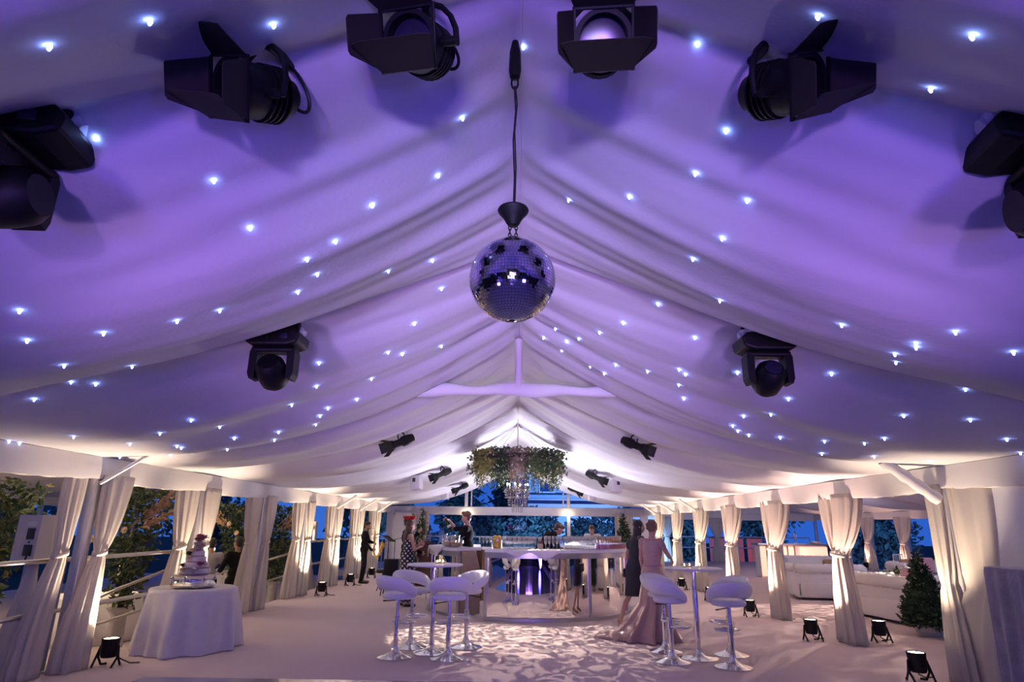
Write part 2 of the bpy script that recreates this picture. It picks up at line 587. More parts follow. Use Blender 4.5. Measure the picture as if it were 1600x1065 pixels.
# floors
LOW = -0.45
o = MB().box((0, 8.95, -0.1), (10.3, 32, 0.2)).build('floor', 'carpet', smooth=False); struct(o, 'pale carpet across the tent', 'floor')
o = MB().box((10.4, 16.9, -0.1), (10.5, 32, 0.2)).build('floor', 'carpet', smooth=False); struct(o, 'pale carpet of the lounge', 'floor')
o = MB().box((-10.2, 9.9, LOW - 0.1), (10.1, 34, 0.2)).build('floor', 'carpet', smooth=False); struct(o, 'lower carpet of the dining area', 'floor')
o = MB().box((0, 40, -0.9), (160, 130, 0.4)).build('ground', 'soil_lawn', smooth=False); struct(o, 'dark lawn outside the tents', 'ground')
o = MB().box((0, 1.05, 0.008), (7.8, 12.2, 0.016)).build('floor', 'dance_floor', smooth=False); struct(o, 'glossy white dance floor at the bottom edge', 'floor')

o = MB().box((0, 27.9, -0.2), (14, 6.0, 0.2)).build('floor', 'stone', smooth=False); struct(o, 'paved terrace outside the far gable', 'floor')
tn = [0]


def trim(mb, m, **k):
    tn[0] += 1
    return struct(mb.build('trim_%d' % tn[0], m, **k))


# eave beams: cloth-wrapped, slightly slack between the posts
def eave(xc, y0, y1, bay=2.5, start=7.4, zt=2.30, zb=2.05, w=0.16):
    mb = MB()
    n = int((y1 - y0) / 0.125)
    rings = []
    for i in range(n + 1):
        y = y0 + (y1 - y0) * i / n
        t = ((y - start) / bay) % 1.0
        dip = 0.035 * math.sin(PI * t) + 0.006 * math.sin(y * 17)
        rr = []
        for (ux, uz) in ((-1, 1), (-1.0, 0.3), (-1, -0.6), (-0.8, -1), (0.8, -1), (1, -0.6), (1, 0.3), (1, 1)):
            zc = (zt + zb) / 2; hz = (zt - zb) / 2
            rr.append((xc + ux * w / 2, y, zc + uz * hz - (dip if uz < 0 else 0)))
        rings.append(rr)
    mb.loft(rings, 8)
    return trim(mb, 'beam_cloth', angle=60)


eave(-5.0, 2.2, GABLE_Y)
eave(5.0, 2.2, GABLE_Y)
eave(15.0, 4.9, 32.4)
eave(-15.0, 0, 24.9)

# posts
for s_ in (-5.0, 5.0):
    for k in range(0, 8):
        y = 7.4 + 2.5 * k
        mb = MB().box((s_, y, 1.06), (0.11, 0.13, 2.12), bev=0.012)
        mb.box((s_, y, 0.01), (0.22, 0.22, 0.02))
        trim(mb, 'pole')
for s_, ks in ((15.0, range(3, 11)), (-15.0, range(-1, 8, 2))):
    for k in ks:
        mb = MB().box((s_, 7.4 + 2.5 * k, (1.06 + (LOW / 2 if s_ < 0 else 0))), (0.12, 0.14, 2.12 - (LOW if s_ < 0 else 0)), bev=0.012)
        trim(mb, 'pole')

# knee braces from post to rafter
for s_ in (-1, 1):
    for k in range(0, 7):
        y = 7.4 + 2.5 * k
        if k in (1, 2, 3):
            continue
        if s_ > 0 and k == 0:
            mb = MB()
            p0 = Vector((4.86, y - 0.05, 1.92)); p1 = Vector((4.28, y - 0.05, 2.36))
            pts = [p0.lerp(p1, i / 10) for i in range(11)]
            mb.tube(pts, [0.066 + 0.010 * math.sin(i * 2.3) for i in range(11)], 14)
        else:
            mb = MB().tube([(s_ * 4.93, y, 2.0), (s_ * 4.42, y, 2.33)], 0.022 if (s_ < 0 and k == 0) else 0.038, 10)
        trim(mb, 'beam_cloth' if not (s_ < 0 and k == 0) else 'pole')

# truss at the end of the star liner: wrapped collar tie and king post
mb = MB()
n = 40
rings = []
for i in range(n + 1):
    x = -1.45 + 2.9 * i / n
    sagz = -0.02 * math.sin(PI * ((x + 1.45) / 1.45 % 1.0)) - 0.01 * math.sin(x * 9)
    hh = 0.075 + 0.016 * math.sin(x * 5 + 1)
    rings.append([(x, 7.47 + 0.05 * math.cos(a), 3.20 + sagz + hh * math.sin(a)) for a in [2 * PI * j / 12 for j in range(12)]])
mb.loft(rings, 12)
trim(mb, 'beam_cloth')
trim(MB().tube([(0, 7.47, 3.2), (0.003, 7.47, 3.5), (0, 7.47, 3.84)], [0.055, 0.042, 0.05], 12), 'beam_cloth')
# thin ridge pole, visible as a seam
trim(MB().tube([(0, 7.5, 3.86), (0, GABLE_Y, 3.86)], 0.022, 8), 'beam_cloth')
trim(MB().tube([(0, -5.5, 3.865), (0, 7.4, 3.865)], 0.006, 6), 'beam_cloth')

# glazed gable of the main tent
GP = [-5.0, -2.0, 2.0, 5.0]
mbg = MB().box((0, GABLE_Y, 2.13), (10, 0.14, 0.32), bev=0.02); trim(mbg, 'white_paint')
for x in (-2.0, 2.0):
    zt = RZ - (RZ - EZ) * abs(x) / HW - 0.02
    trim(MB().box((x, GABLE_Y, zt / 2), (0.13, 0.12, zt), bev=0.015), 'white_paint')
    trim(MB().box((x * 0.90, GABLE_Y, (2.28 + zt + .06) / 2), (0.05, 0.06, zt + .06 - 2.28), bev=0.01), 'white_paint')
for x in (-5.0, 5.0):
    trim(MB().box((x * 0.985, GABLE_Y - 0.02, 1.1), (0.3, 0.12, 2.2), bev=0.015), 'white_paint')
wn = [0]


def window(mb, m='pane', label=None):
    wn[0] += 1
    return struct(mb.build('window_%d' % wn[0], m, smooth=False), label, 'window')


for a, b in zip(GP, GP[1:]):
    window(MB().box(((a + b) / 2, GABLE_Y + 0.02, 1.0), (b - a, 0.012, 1.95)), label='clear lower wall pane of the far gable')
tri = [(-4.9, 2.31), (4.9, 2.31), (0, 3.84)]
window(MB().prism(tri, -0.006, 0.006, Matrix.Translation((0, GABLE_Y + 0.02, 0)) @ Matrix.Rotation(R(90), 4, 'X')), label='clear triangular pane in the far gable')
# far wall railing of gable
mb = MB()
for z in (1.16, 0.62):
    mb.tube([(-4.9, GABLE_Y + 0.4, z), (4.9, GABLE_Y + 0.4, z)], 0.028, 8)
gr = thing('balcony_rail', 'white balcony rail outside the far gable glazing', 'railing')
mb.build('rail', 'white_paint', gr)
for x in np.linspace(-4.9, 4.9, 6):
    MB().tube([(x, GABLE_Y + 0.4, -0.7), (x, GABLE_Y + 0.4, 1.16)], 0.022, 8).build('post', 'white_paint', gr)

# white door frame with lit pane in the far left corner
do = MB()
for x in (-4.72, -4.02):
    do.box((x, 24.55, 1.0), (0.07, 0.07, 2.0))
do.box((-4.37, 24.55, 1.98), (0.77, 0.07, 0.09))
do.box((-4.37, 24.55, 0.05), (0.77, 0.07, 0.1))
d1 = struct(do.build('door_1', 'white_paint', smooth=False), 'narrow white framed glazed door in the far left corner', 'door')
MB().box((-4.37, 24.56, 1.0), (0.65, 0.02, 1.9)).build('pane', 'linen', d1, smooth=False)

# lounge outer glazing and gable
for k in range(3, 10):
    y0 = 7.4 + 2.5 * k
    window(MB().box((15.02, y0 + 1.25, 1.02), (0.012, 2.4, 2.05)), label='clear side wall pane of the lounge')
trim(MB().box((10, 32.4, 2.16), (10, 0.14, 0.34), bev=0.02), 'white_paint')
for x in (7.5, 10.0, 12.5):
    trim(MB().box((x, 32.4, 1.5), (0.12, 0.12, 3.0), bev=0.015), 'white_paint')
for x in (6.25, 8.75, 11.25, 13.75):
    window(MB().box((x, 32.42, 1.02), (2.4, 0.012, 2.05)), label='clear end wall pane of the lounge')
lr = thing('balcony_rail', 'white rail outside the lounge end wall', 'railing')
mb = MB()
for z in (1.18, 0.66):
    mb.tube([(5.2, 32.8, z), (14.8, 32.8, z)], 0.03, 8)
mb.build('rail', 'white_paint', lr)
for x in np.linspace(5.2, 14.8, 5):
    MB().tube([(x, 32.8, -0.7), (x, 32.8, 1.18)], 0.025, 8).build('post', 'white_paint', lr)
# triangle infill above beams of lounge gable is cloth
trim(MB().prism([(5.05, 2.3), (14.95, 2.3), (10, 3.85)], -0.01, 0.01, Matrix.Translation((0, 32.45, 0)) @ Matrix.Rotation(R(90), 4, 'X')), 'liner', smooth=False)

# closed lining of the right wall beside the dance floor, and the rear wall behind the band stage
def wall_cloth(name, p0, p1, z0, z1, m, seed, amp=0.03, label=None):
    p0 = Vector((*p0, 0)); p1 = Vector((*p1, 0))
    d = (p1 - p0); L = d.length; d.normalize(); nn = Vector((-d.y, d.x, 0))
    nu = int(L / 0.03) + 2
    P = []
    r_ = random.Random(seed)
    ph = [r_.uniform(0, 6) for _ in range(4)]
    for i in range(nu):
        t = L * i / (nu - 1)
        off = amp * (math.sin(t * 9 + ph[0]) * 0.5 + math.sin(t * 17 + ph[1]) * 0.35 + math.sin(t * 4 + ph[2]) * 0.5)
        for j in range(5):
            z = z0 + (z1 - z0) * j / 4
            q = p0 + d * t + nn * off * (1.1 - 0.5 * j / 4)
            P.append((q.x, q.y, z))
    return struct(MB().grid(P, nu, 5).build(name, m), label, 'wall')


wall_cloth('wall_right', (5.02, 1.0), (5.02, 7.3), 0, 2.1, 'liner', 3, 0.03, 'blue-lit fabric side wall at the right edge')
wall_cloth('wall_right', (5.02, -5.5), (5.02, 1.0), 0, 2.3, 'dark', 4)  # unseen stage drape, made dark to cut bounce onto the near ceiling
wall_cloth('wall_back', (-5.0, -5.6), (5.0, -5.6), 0, 3.9, 'dark', 5)
wall_cloth('wall_left', (-5.02, -5.5), (-5.02, 2.0), 0, 2.3, 'dark', 6)  # unseen left drape, likewise dark to keep the ceiling corners dim

# band stage with booth behind the camera (seen only in the bar's mirrors and the mirror ball)
st = thing('band_stage', 'dark band stage with purple light strip reflected in the bar mirrors', 'stage', (0, -4.6, 0))
MB().box((0, 0, 0.25), (5.0, 1.6, 0.5), bev=0.02).build('platform', 'dark', st)
MB().box((0, 0.5, 0.85), (2.4, 0.5, 0.7), bev=0.03).build('booth', 'black_plastic', st)
MB().tube([(-1.0, 0.78, 1.05), (1.0, 0.78, 1.05)], 0.03, 10).build('light_strip', 'purple_tube', st)
for s_ in (-1, 1):
    MB().box((s_ * 1.9, 0.2, 1.25), (0.5, 0.5, 1.5), bev=0.03).build('stage_speaker', 'black_plastic', st)
lamp('booth_light', 'POINT', (0, -3.6, 1.0), None, 60, (0.25, 0.2, 1.0), 0.1)

# ================================================================== OUTSIDE
def leafcloud(mb, rnd, n, pos, L, W, spread=1.0, droop=0.0):
    for i in range(n):
        c = pos(rnd)
        d = Vector((rnd.gauss(0, 1), rnd.gauss(0, 1), rnd.gauss(0, 1) * spread - droop))
        u = Vector((rnd.gauss(0, 1), rnd.gauss(0, 1), rnd.gauss(0, 1)))
        k = rnd.uniform(0.7, 1.3)
        mb.leaf(c, d, u, L * k, W * k)


def conifer(x, y, z0, h, r_, label, seed, m='tree_far', n=1500, L=0.5, group='trees outside the tent'):
    rnd = random.Random(seed)
    t = thing('conifer_tree', label, 'tree', (x, y, z0), group=group)
    MB().tube([(0, 0, 0), (0, 0, h * 0.95)], [0.03 * h, 0.004 * h], 8).build('trunk', 'bark', t)
    mb = MB()

    def pos(q):
        u = 1 - math.sqrt(q.random())
        z = h * (0.08 + 0.92 * u)
        rr = r_ * (1 - u) * math.sqrt(q.uniform(0.25, 1)) * (0.75 + 0.25 * math.sin(u * 60))
        a = q.uniform(0, 2 * PI)
        return (rr * math.cos(a), rr * math.sin(a), z)
    leafcloud(mb, rnd, n, pos, L, L * 0.4, 0.5, 0.5)
    o = mb.build('foliage', m, t, smooth=False)
    o['kind'] = 'stuff'
    return t


def broadleaf(x, y, z0, h, r_, label, seed, m='tree_far', n=1700, L=0.4, group='trees outside the tent'):
    rnd = random.Random(seed)
    t = thing('leafy_tree', label, 'tree', (x, y, z0), group=group)
    MB().tube([(0, 0, 0), (0.1, 0, h * 0.3), (0, 0.1, h * 0.7)], [0.05 * h * .6, 0.035 * h * .6, 0.01 * h], 8).build('trunk', 'bark', t)
    blobs = [(rnd.uniform(-.6, .6) * r_, rnd.uniform(-.6, .6) * r_, h * rnd.uniform(0.3, 0.85), r_ * rnd.uniform(0.4, 0.65)) for _ in range(8)]
    mb = MB()

    def pos(q):
        b = q.choice(blobs)
        v = Vector((q.gauss(0, 1), q.gauss(0, 1), q.gauss(0, 1))).normalized() * b[3] * q.uniform(0.75, 1.05)
        return (b[0] + v.x, b[1] + v.y, b[2] + v.z)
    leafcloud(mb, rnd, n, pos, L, L * 0.55, 1.0, 0.2)
    o = mb.build('foliage', m, t, smooth=False)
    o['kind'] = 'stuff'
    return t


conifer(-3.4, 39, -0.7, 9.0, 2.3, 'tall dark conifer left of centre beyond the far gable', 1, n=2200)
conifer(-0.9, 45, -0.7, 8.4, 1.9, 'slimmer dark conifer behind the chandelier beyond the far gable', 2, n=1800)
conifer(9.6, 49, -0.7, 9.5, 2.2, 'dark conifer beyond the right end of the gable glazing', 3, n=2000)
broadleaf(-8.2, 37, -0.7, 5.2, 2.2, 'bushy tree beyond the far left corner of the gable', 4)
broadleaf(1.0, 34, -0.7, 3.0, 1.25, 'low bushy shrub beyond the middle of the gable', 5, n=1800, L=0.3)
broadleaf(-1.7, 33, -0.7, 3.1, 1.2, 'low leafy shrub right of the person lifting the bottle, beyond the gable', 6, n=1800, L=0.3)
broadleaf(3.8, 35, -0.7, 3.2, 1.3, 'low shrub behind the bending person, beyond the gable', 7, n=1800, L=0.3)
broadleaf(6.6, 36.5, -0.7, 3.2, 1.2, 'low leafy shrub outside near the potted conifer', 8, n=1800, L=0.3)
broadleaf(11.0, 42, -0.7, 4.2, 2.0, 'bushy tree beyond the lounge end wall', 9)
broadleaf(16.4, 44, -0.7, 4.6, 2.2, 'broad tree beyond the corner of the lounge', 10)
broadleaf(23.0, 40, -0.7, 4.0, 2.2, 'round tree outside the lounge side wall near its far corner', 12)
broadleaf(26.0, 33, -0.7, 3.2, 2.4, 'low wide tree outside the lounge side wall', 13)
broadleaf(-24, 30, -0.9, 3.4, 2.4, 'low wide tree outside the dining area', 14)
broadleaf(-20, 40, -0.9, 4.2, 2.6, 'broad tree far beyond the dining area', 15)

# chalet beyond the gable
b = thing('chalet_building', 'pale blue-lit house with balcony beyond the far gable', 'building', (3.4, 54, -0.7))
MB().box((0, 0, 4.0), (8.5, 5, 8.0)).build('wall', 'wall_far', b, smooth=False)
MB().prism([(-5.2, 8.0), (5.2, 8.0), (0, 10.6)], -3.2, 3.2, Matrix.Rotation(R(90), 4, 'X')).build('roof', 'roof_far', b, smooth=False)
MB().box((0.5, -2.9, 3.9), (9.5, 1.0, 0.25)).build('balcony', 'wall_pink', b, smooth=False)
MB().box((0.5, -3.4, 4.35), (9.5, 0.08, 0.12)).build('balcony_rail', 'wall_pink', b, smooth=False)
for wx in (-3.0, -1.0, 1.0, 3.0):
    for wz in (1.6, 5.6):
        w = MB().box((wx, -2.52, wz), (1.3, 0.1, 1.4)).build('window', 'white_paint', b, smooth=False)
        MB().box((wx, -2.58, wz), (1.1, 0.06, 1.2)).build('pane', 'window_far', w, smooth=False)
pl = thing('gate_pillar', 'pink rendered pillar standing outside beneath the chandelier', 'pillar', (0.25, 40, -0.7))
MB().box((0, 0, 2.3), (0.8, 0.8, 4.6), bev=0.03).build('shaft', 'wall_pink', pl)
MB().box((0, 0, 4.67), (1.0, 1.0, 0.14), bev=0.03).build('cap', 'white_paint', pl)

# ================================================================== CURTAINS
def panel_rings(u, top, waist, bot, zt, zw, zb, seed, pleats=9, n=72, dep=0.06):
    """closed pleated cloth; top/waist/bot = (centre vec, half width, half depth)"""
    rnd = random.Random(seed)
    ph = rnd.uniform(0, 6.28); ph2 = rnd.uniform(0, 6.28)
    u = Vector((u[0], u[1], 0)).normalized(); w = Vector((-u.y, u.x, 0))
    rings = []
    nz = 30
    for i in range(nz + 1):
        t = i / nz
        z = zt + (zb - zt) * t
        if z > zw:
            q = (zt - z) / (zt - zw)
            e = q ** 1.9
            c = top[0].lerp(waist[0], e); hw = top[1] + (waist[1] - top[1]) * e; hd = top[2] + (waist[2] - top[2]) * e
        else:
            q = (zw - z) / (zw - zb)
            e = 1 - max(0.0, 1 - q) ** 1.6
            c = waist[0].lerp(bot[0], e); hw = waist[1] + (bot[1] - waist[1]) * e; hd = waist[2] + (bot[2] - waist[2]) * e
        pinch = math.exp(-((z - zw) / 0.05) ** 2)
        rr = []
        for j in range(n):
            a = 2 * PI * j / n
            k = 1 + (0.16 * (1 - 0.6 * pinch)) * math.sin(pleats * a + ph + 0.8 * math.sin(z * 2 + ph2)) + 0.08 * math.sin(2.3 * pleats * a + ph2 + z)
            k *= 1 - 0.1 * pinch
            p = c + u * (math.cos(a) * hw * k) + w * (math.sin(a) * hd * k)
            rr.append((p.x, p.y, z + (0.012 * math.sin(5 * a + ph) if i == nz else 0)))
        rings.append(rr)
    return rings


def curtain(name, label, group, base, panels, tie_z, tie_r, zt=2.10, zb=0.005, tie_c=(0, 0)):
    t = thing(name, label, 'curtain', base, group=group)
    for i, (u, tp, ws, bt) in enumerate(panels):
        g = lambda q: (Vector((q[0], q[1], 0)), q[2], q[3])
        MB().loft(panel_rings(u, g(tp), g(ws), g(bt), zt, tie_z, zb, hash((base[1], i)) & 1023), 72).build('curtain_panel', 'curtain', t, angle=180)
    if tie_r[0] < 0.01:
        return t
    mb = MB()
    pts = [(tie_c[0] + tie_r[0] * math.cos(a), tie_c[1] + tie_r[1] * math.sin(a), tie_z + 0.02 * math.sin(a)) for a in [2 * PI * i / 20 for i in range(20)]]
    V = []
    for p in pts:
        V += [(p[0], p[1], p[2] - 0.025), (p[0], p[1], p[2] + 0.025)]
    Fc = [(2 * i, 2 * ((i + 1) % 20), 2 * ((i + 1) % 20) + 1, 2 * i + 1) for i in range(20)]
    mb.add(V, Fc)
    tb = mb.build('tieback', 'curtain', t)
    sm = tb.modifiers.new('thick', 'SOLIDIFY'); sm.thickness = 0.008; sm.offset = 1
    return t


# left row: each post has two panels tied apart
for k in range(0, 7):
    y = 7.4 + 2.5 * k
    for side, dy in (('near', -0.30), ('far', 0.24)):
        lean = -0.30 if side == 'near' else -0.28
        tp = (0.0, 0.0, 0.24, 0.07); ws = (0.0, 0.0, 0.11, 0.06); bt = (0.0, lean * 0.35, 0.24, 0.10)
        if k == 0 and side == 'near':
            tp = (0.0, 0.0, 0.14, 0.06); ws = (0.0, 0.0, 0.08, 0.05); bt = (-0.04, -0.16, 0.18, 0.09)
        if k == 0 and side == 'far':
            tp = (0.05, 0.02, 0.22, 0.09); ws = (0.06, -0.08, 0.07, 0.05); bt = (0.05, -0.22, 0.22, 0.12)
        curtain('curtain', 'gathered cream curtain on the %s side of the %s post along the left row' % (side, ORD[k]), 'curtains along the left row of posts',
                (-5.0 + (0.06 if side == 'far' else -0.02), y + dy, 0), [((0.12, 1), tp, ws, bt)], 1.22, (ws[3] + 0.015, ws[2] + 0.015), tie_c=(ws[0], ws[1]))
# right row: two panels tied together at each post
for k in range(1, 7):
    y = 7.4 + 2.5 * k
    pn = [((-0.25, 1), (-0.06, -0.33, 0.26, 0.08), (-0.1, -0.03, 0.12, 0.08), (-0.12, -0.10, 0.22, 0.12)),
          ((-0.25, 1), (0.02, 0.30, 0.24, 0.08), (-0.08, 0.05, 0.12, 0.08), (-0.06, 0.12, 0.2, 0.11))]
    curtain('curtain', 'pair of crossed cream drapes tied at the %s post along the right row' % ORD[k], 'crossed drapes along the right row of posts',
            (5.0, y, 0), pn, 1.22, (0.12, 0.17), tie_c=(-0.09, 0.01))
# big loose curtain at the near right post
pn = [((-0.15, 1), (0.06, -0.48, 0.55, 0.08), (0.05, -0.40, 0.42, 0.08), (0.02, -0.22, 0.5, 0.12)),
      ((-0.3, 1), (-0.06, 0.10, 0.14, 0.07), (-0.09, 0.10, 0.09, 0.06), (-0.14, 0.03, 0.16, 0.08))]
curtain('curtain', 'wide loose cream curtain hanging at the near right post', None, (5.0, 7.4, 0), pn, 1.0, (0.001, 0.001), tie_c=(0, -0.2))
# outer lounge curtains
for k in range(6, 10):
    y = 7.4 + 2.5 * k + (0.0 if k == 7 else 0.0)
    pn = [((-0.25, 1), (-0.05, -0.24, 0.22, 0.08), (-0.1, -0.03, 0.13, 0.08), (-0.1, -0.10, 0.24, 0.12)),
          ((-0.25, 1), (0.0, 0.24, 0.22, 0.08), (-0.08, 0.05, 0.13, 0.08), (-0.05, 0.22, 0.24, 0.11))]
    curtain('curtain', 'crossed pale drapes on the %s post of the lounge outer wall' % ['nearest', 'second', 'third', 'farthest'][k - 6], 'drapes on the lounge outer wall',
            (14.92, y, 0), pn, 1.1, (0.12, 0.18), tie_c=(-0.09, 0.01))
for i, x in enumerate((7.5, 10.0)):
    pn = [((1, 0), (-0.2, 0, 0.2, 0.08), (0, 0, 0.1, 0.08), (-.1, 0, 0.18, 0.12)), ((1, 0), (0.2, 0, 0.2, 0.08), (0, 0, 0.1, 0.08), (.1, 0, 0.18, 0.12))]
    curtain('curtain', 'crossed pale drapes on the %s post of the lounge end wall' % ['left', 'middle'][i], 'drapes on the lounge end wall', (x, 32.25, 0), pn, 1.15, (0.13, 0.12))
# plain curtains either side in the far corners
for x, lb in ((-3.72, 'straight white curtain left of the far gable glazing'), (4.1, 'straight white curtain right of the far gable glazing')):
    t = thing('curtain', lb, 'curtain', (x, 24.6, 0))
    pr = panel_rings((1, 0), (Vector((0, 0, 0)), 0.3, 0.07), (Vector((0, 0, 0)), 0.28, 0.07), (Vector((0, 0, 0)), 0.32, 0.08), 2.02, 1.0, 0.005, 5)
    MB().loft(pr, 72).build('curtain_panel', 'curtain', t, angle=180)

# ================================================================== UPLIGHTERS
def uplighter(loc, aim, label, power=26, color=(1.0, 0.80, 0.52), rz=0.0, on=True, angle=88):
    t = thing('uplighter', label, 'light', loc, rz, group='floor uplighters')
    MB().lathe([(0, 0.10), (0.075, 0.10), (0.085, 0.13), (0.095, 0.28), (0.10, 0.30), (0.088, 0.30), (0.08, 0.285), (0.0, 0.285)], 20).build('housing', 'black_metal', t)
    MB().lathe([(0, 0.288), (0.078, 0.288), (0.078, 0.292), (0, 0.294)], 20).build('lens', 'uplens', t)
    for s_ in (-1, 1):
        br = MB().tube([(s_ * 0.1, 0, 0.22), (s_ * 0.115, 0, 0.1), (s_ * 0.11, 0.06, 0.015), (s_ * 0.08, 0.12, 0.012)], 0.012, 6)
        br.tube([(s_ * 0.1, 0, 0.22), (s_ * 0.12, -0.03, 0.1), (s_ * 0.11, -0.1, 0.012)], 0.012, 6)
        br.build('bracket', 'black_metal', t)
    MB().tube([(0.02, 0.06, 0.12), (0.08, 0.14, 0.05), (0.16, 0.17, 0.012), (0.26, 0.2, 0.01)], 0.008, 6).build('cable', 'cable', t)
    if on:
        l = lamp('uplighter_beam', 'SPOT', (0, 0, 0.37), None, power * 2.2, color, 0.05, angle, 0.7, t)
        a = Vector(aim) - (Vector(loc) + Vector((0, 0, 0.37)))
        q = a.to_track_quat('-Z', 'Y')
        l.rotation_euler = (Matrix.Rotation(-rz, 4, 'Z') @ q.to_matrix().to_4x4()).to_euler()
    return t


WARM = (1.0, 0.76, 0.56)
PEACH = (1.0, 0.67, 0.55)
uplighter((-4.62, 7.66, 0), (-4.97, 7.45, 1.35), 'black floor uplighter at the foot of the near left curtain', 90, WARM)
uplighter((-4.50, 9.95, 0), (-4.97, 9.9, 1.3), 'black floor uplighter on the floor behind the cake table', 90, WARM)
for y_, lb in ((15.0, 'just past the steps on the left'), (17.5, 'beside the saxophone player'), (20.0, 'behind the saxophone player'), (22.5, 'at the farthest left post')):
    uplighter((-4.44, y_, 0), (-4.97, y_ - 0.05, 1.3), 'black floor uplighter ' + lb, 110, WARM)
uplighter((4.40, 7.50, 0), (4.82, 7.42, 2.0), 'black floor uplighter at the foot of the near right curtain', 80, WARM, angle=70)
uplighter((5.36, 9.95, 0), (5.05, 9.95, 1.7), 'smaller black floor uplighter right of the second right curtain', 40, PEACH)
for y_, nm, c_ in ((9.95, 'second', PEACH), (12.45, 'third', PEACH), (14.95, 'fourth', PEACH), (17.45, 'fifth', WARM), (19.95, 'sixth', WARM), (22.45, 'farthest', WARM)):
    uplighter((4.38, y_ + 0.05, 0), (4.93, y_ - 0.03, 1.25), 'black floor uplighter left of the %s right curtain' % nm, 125, c_)
for k in (7, 8, 9):
    uplighter((14.6, 7.4 + 2.5 * k, 0), (14.85, 7.4 + 2.5 * k, 1.7), 'black floor uplighter at the %s lit post of the lounge outer wall' % ORD[k - 7], 34, (1.0, 0.55, 0.42))
for s_ in (-1, 1):
    lamp('gable_light', 'POINT', (s_ * 1.95, GABLE_Y - 0.22, 2.0), None, 5, (1.0, 0.8, 0.5), 0.04)

# ================================================================== RAILINGS (left edge of the raised floor)
def railing(y0, y1, label, x=-5.13):
    t = thing('railing', label, 'railing')
    for z in (1.15, 0.61):
        MB().tube([(x, y0, z), (x, y1, z)], 0.026, 10).build('rail', 'steel', t)
    for y in np.arange(y0 + 0.02, y1 + 0.01, (y1 - y0 - 0.04) / max(1, round((y1 - y0) / 2.5))):
        MB().tube([(x, y, -0.2), (x, y, 1.15)], 0.022, 10).build('post', 'steel', t)
    return t


railing(2.4, 9.85, 'two-bar steel railing left of the cake table')
railing(15.1, 24.6, 'two-bar steel railing behind the saxophone player')


def stair_rail(pts_list, label):
    t = thing('stair_rail', label, 'railing')
    for pts in pts_list:
        MB().tube(pts, 0.024, 10).build('rail', 'steel', t)


stair_rail([[(-6.4, 13.6, 0.5), (-5.22, 15.0, 0.92), (-5.16, 15.1, 0.90), (-5.14, 15.14, 0.8), (-5.14, 15.14, -0.1)],
            [(-6.4, 13.6, 0.02), (-5.25, 15.05, 0.45), (-5.14, 15.14, 0.47)],
            [(-6.4, 13.6, -0.45), (-6.4, 13.6, 0.5)]], 'bent steel handrail beside the carpeted steps')
stair_rail([[(-5.2, 9.95, 0.93), (-5.9, 9.75, 0.62), (-6.15, 9.7, 0.5), (-6.22, 9.68, 0.4), (-6.22, 9.68, -0.45)],
            [(-5.2, 9.95, 0.45), (-6.2, 9.7, 0.1)], [(-5.2, 9.95, -0.1), (-5.2, 9.95, 0.93)]], 'sloping steel handrail behind the cake table')
stp = thing('steps', 'shallow carpeted steps leading down on the left', 'steps', (-5.15, 13.9, LOW))
for i in range(2):
    MB().box((-0.18 - 0.34 * i, 0, 0.30 - 0.15 * i - (0.15 - 0.075 * i) + 0.0), (0.34, 1.9, 0.30 - 0.15 * i), bev=0.01).build('step', 'light_wood', stp)

# ================================================================== STAR LIGHTS
STARS = [(-1.53, 1.62), (-1.25, 1.66), (-0.97, 1.94), (-1.85, 2.29), (-1.48, 2.61), (-1.43, 2.94), (-0.84, 3.13), (-1.08, 3.28), (-0.48, 3.17), (-0.31, 2.8), (-1.25, 3.32), (-1.28, 3.6), (0.77, 2.21), (1.06, 1.78), (1.43, 1.6), (1.61, 2.04), (0.98, 2.53), (0.91, 2.82), (1.18, 2.86), (1.14, 3.16), (0.64, 3.21), (0.32, 3.62), (1.08, 3.53), (1.2, 5.0), (-0.66, 4.29), (-0.93, 4.03), (-1.44, 3.73), (-0.69, 5.09), (-2.61, 3.01), (-2.75, 3.27), (-2.4, 3.37), (-2.84, 3.7), (-3.68, 4.91), (-4.04, 5.02), (-3.55, 5.02), (-2.79, 4.28), (-2.05, 3.48), (-1.84, 3.55), (-1.28, 5.8), (-1.17, 5.96), (-0.98, 5.47), (-0.81, 6.18), (-1.86, 5.53), (-1.99, 5.92), (-1.54, 6.27), (-2.32, 6.2), (-1.76, 6.59), (-2.06, 6.57), (-2.17, 6.67), (-2.28, 6.89), (-2.66, 6.81), (-2.79, 7.05), (-4.33, 5.97), (-4.92, 6.06), (-3.59, 6.14), (-3.19, 5.94), (-3.11, 6.37), (-3.13, 6.78), (-3.35, 7.12), (-3.78, 6.83), (-3.76, 6.89), (-4.12, 7.34), (-4.13, 6.55), (-4.72, 7.34), (0.01, 2.51), (2.4, 3.24), (2.34, 3.49), (2.37, 3.54), (2.75, 3.31), (2.37, 3.75), (2.5, 3.96), (3.63, 4.92), (1.97, 3.58), (1.36, 3.92), (0.97, 5.44), (0.39, 6.27), (0.28, 6.68), (0.63, 6.18), (0.8, 5.82), (0.53, 6.52), (0.5, 6.89), (0.82, 6.83), (0.96, 6.71), (1.05, 6.45), (1.33, 6.17), (1.57, 5.85), (1.64, 5.89), (1.65, 6.2), (1.77, 6.49), (1.58, 5.29), (2.02, 5.53), (2.54, 5.71), (2.52, 6.1), (2.38, 6.46), (2.34, 6.7), (2.42, 6.78), (2.55, 6.82), (2.85, 6.72), (2.71, 5.2), (3.49, 5.55), (3.95, 5.37), (3.58, 6.05), (3.58, 6.41), (3.28, 6.63), (3.39, 6.95), (3.93, 6.89), (4.57, 6.95), (4.45, 5.65), (4.86, 6.04), (-4.92, 5.93)]
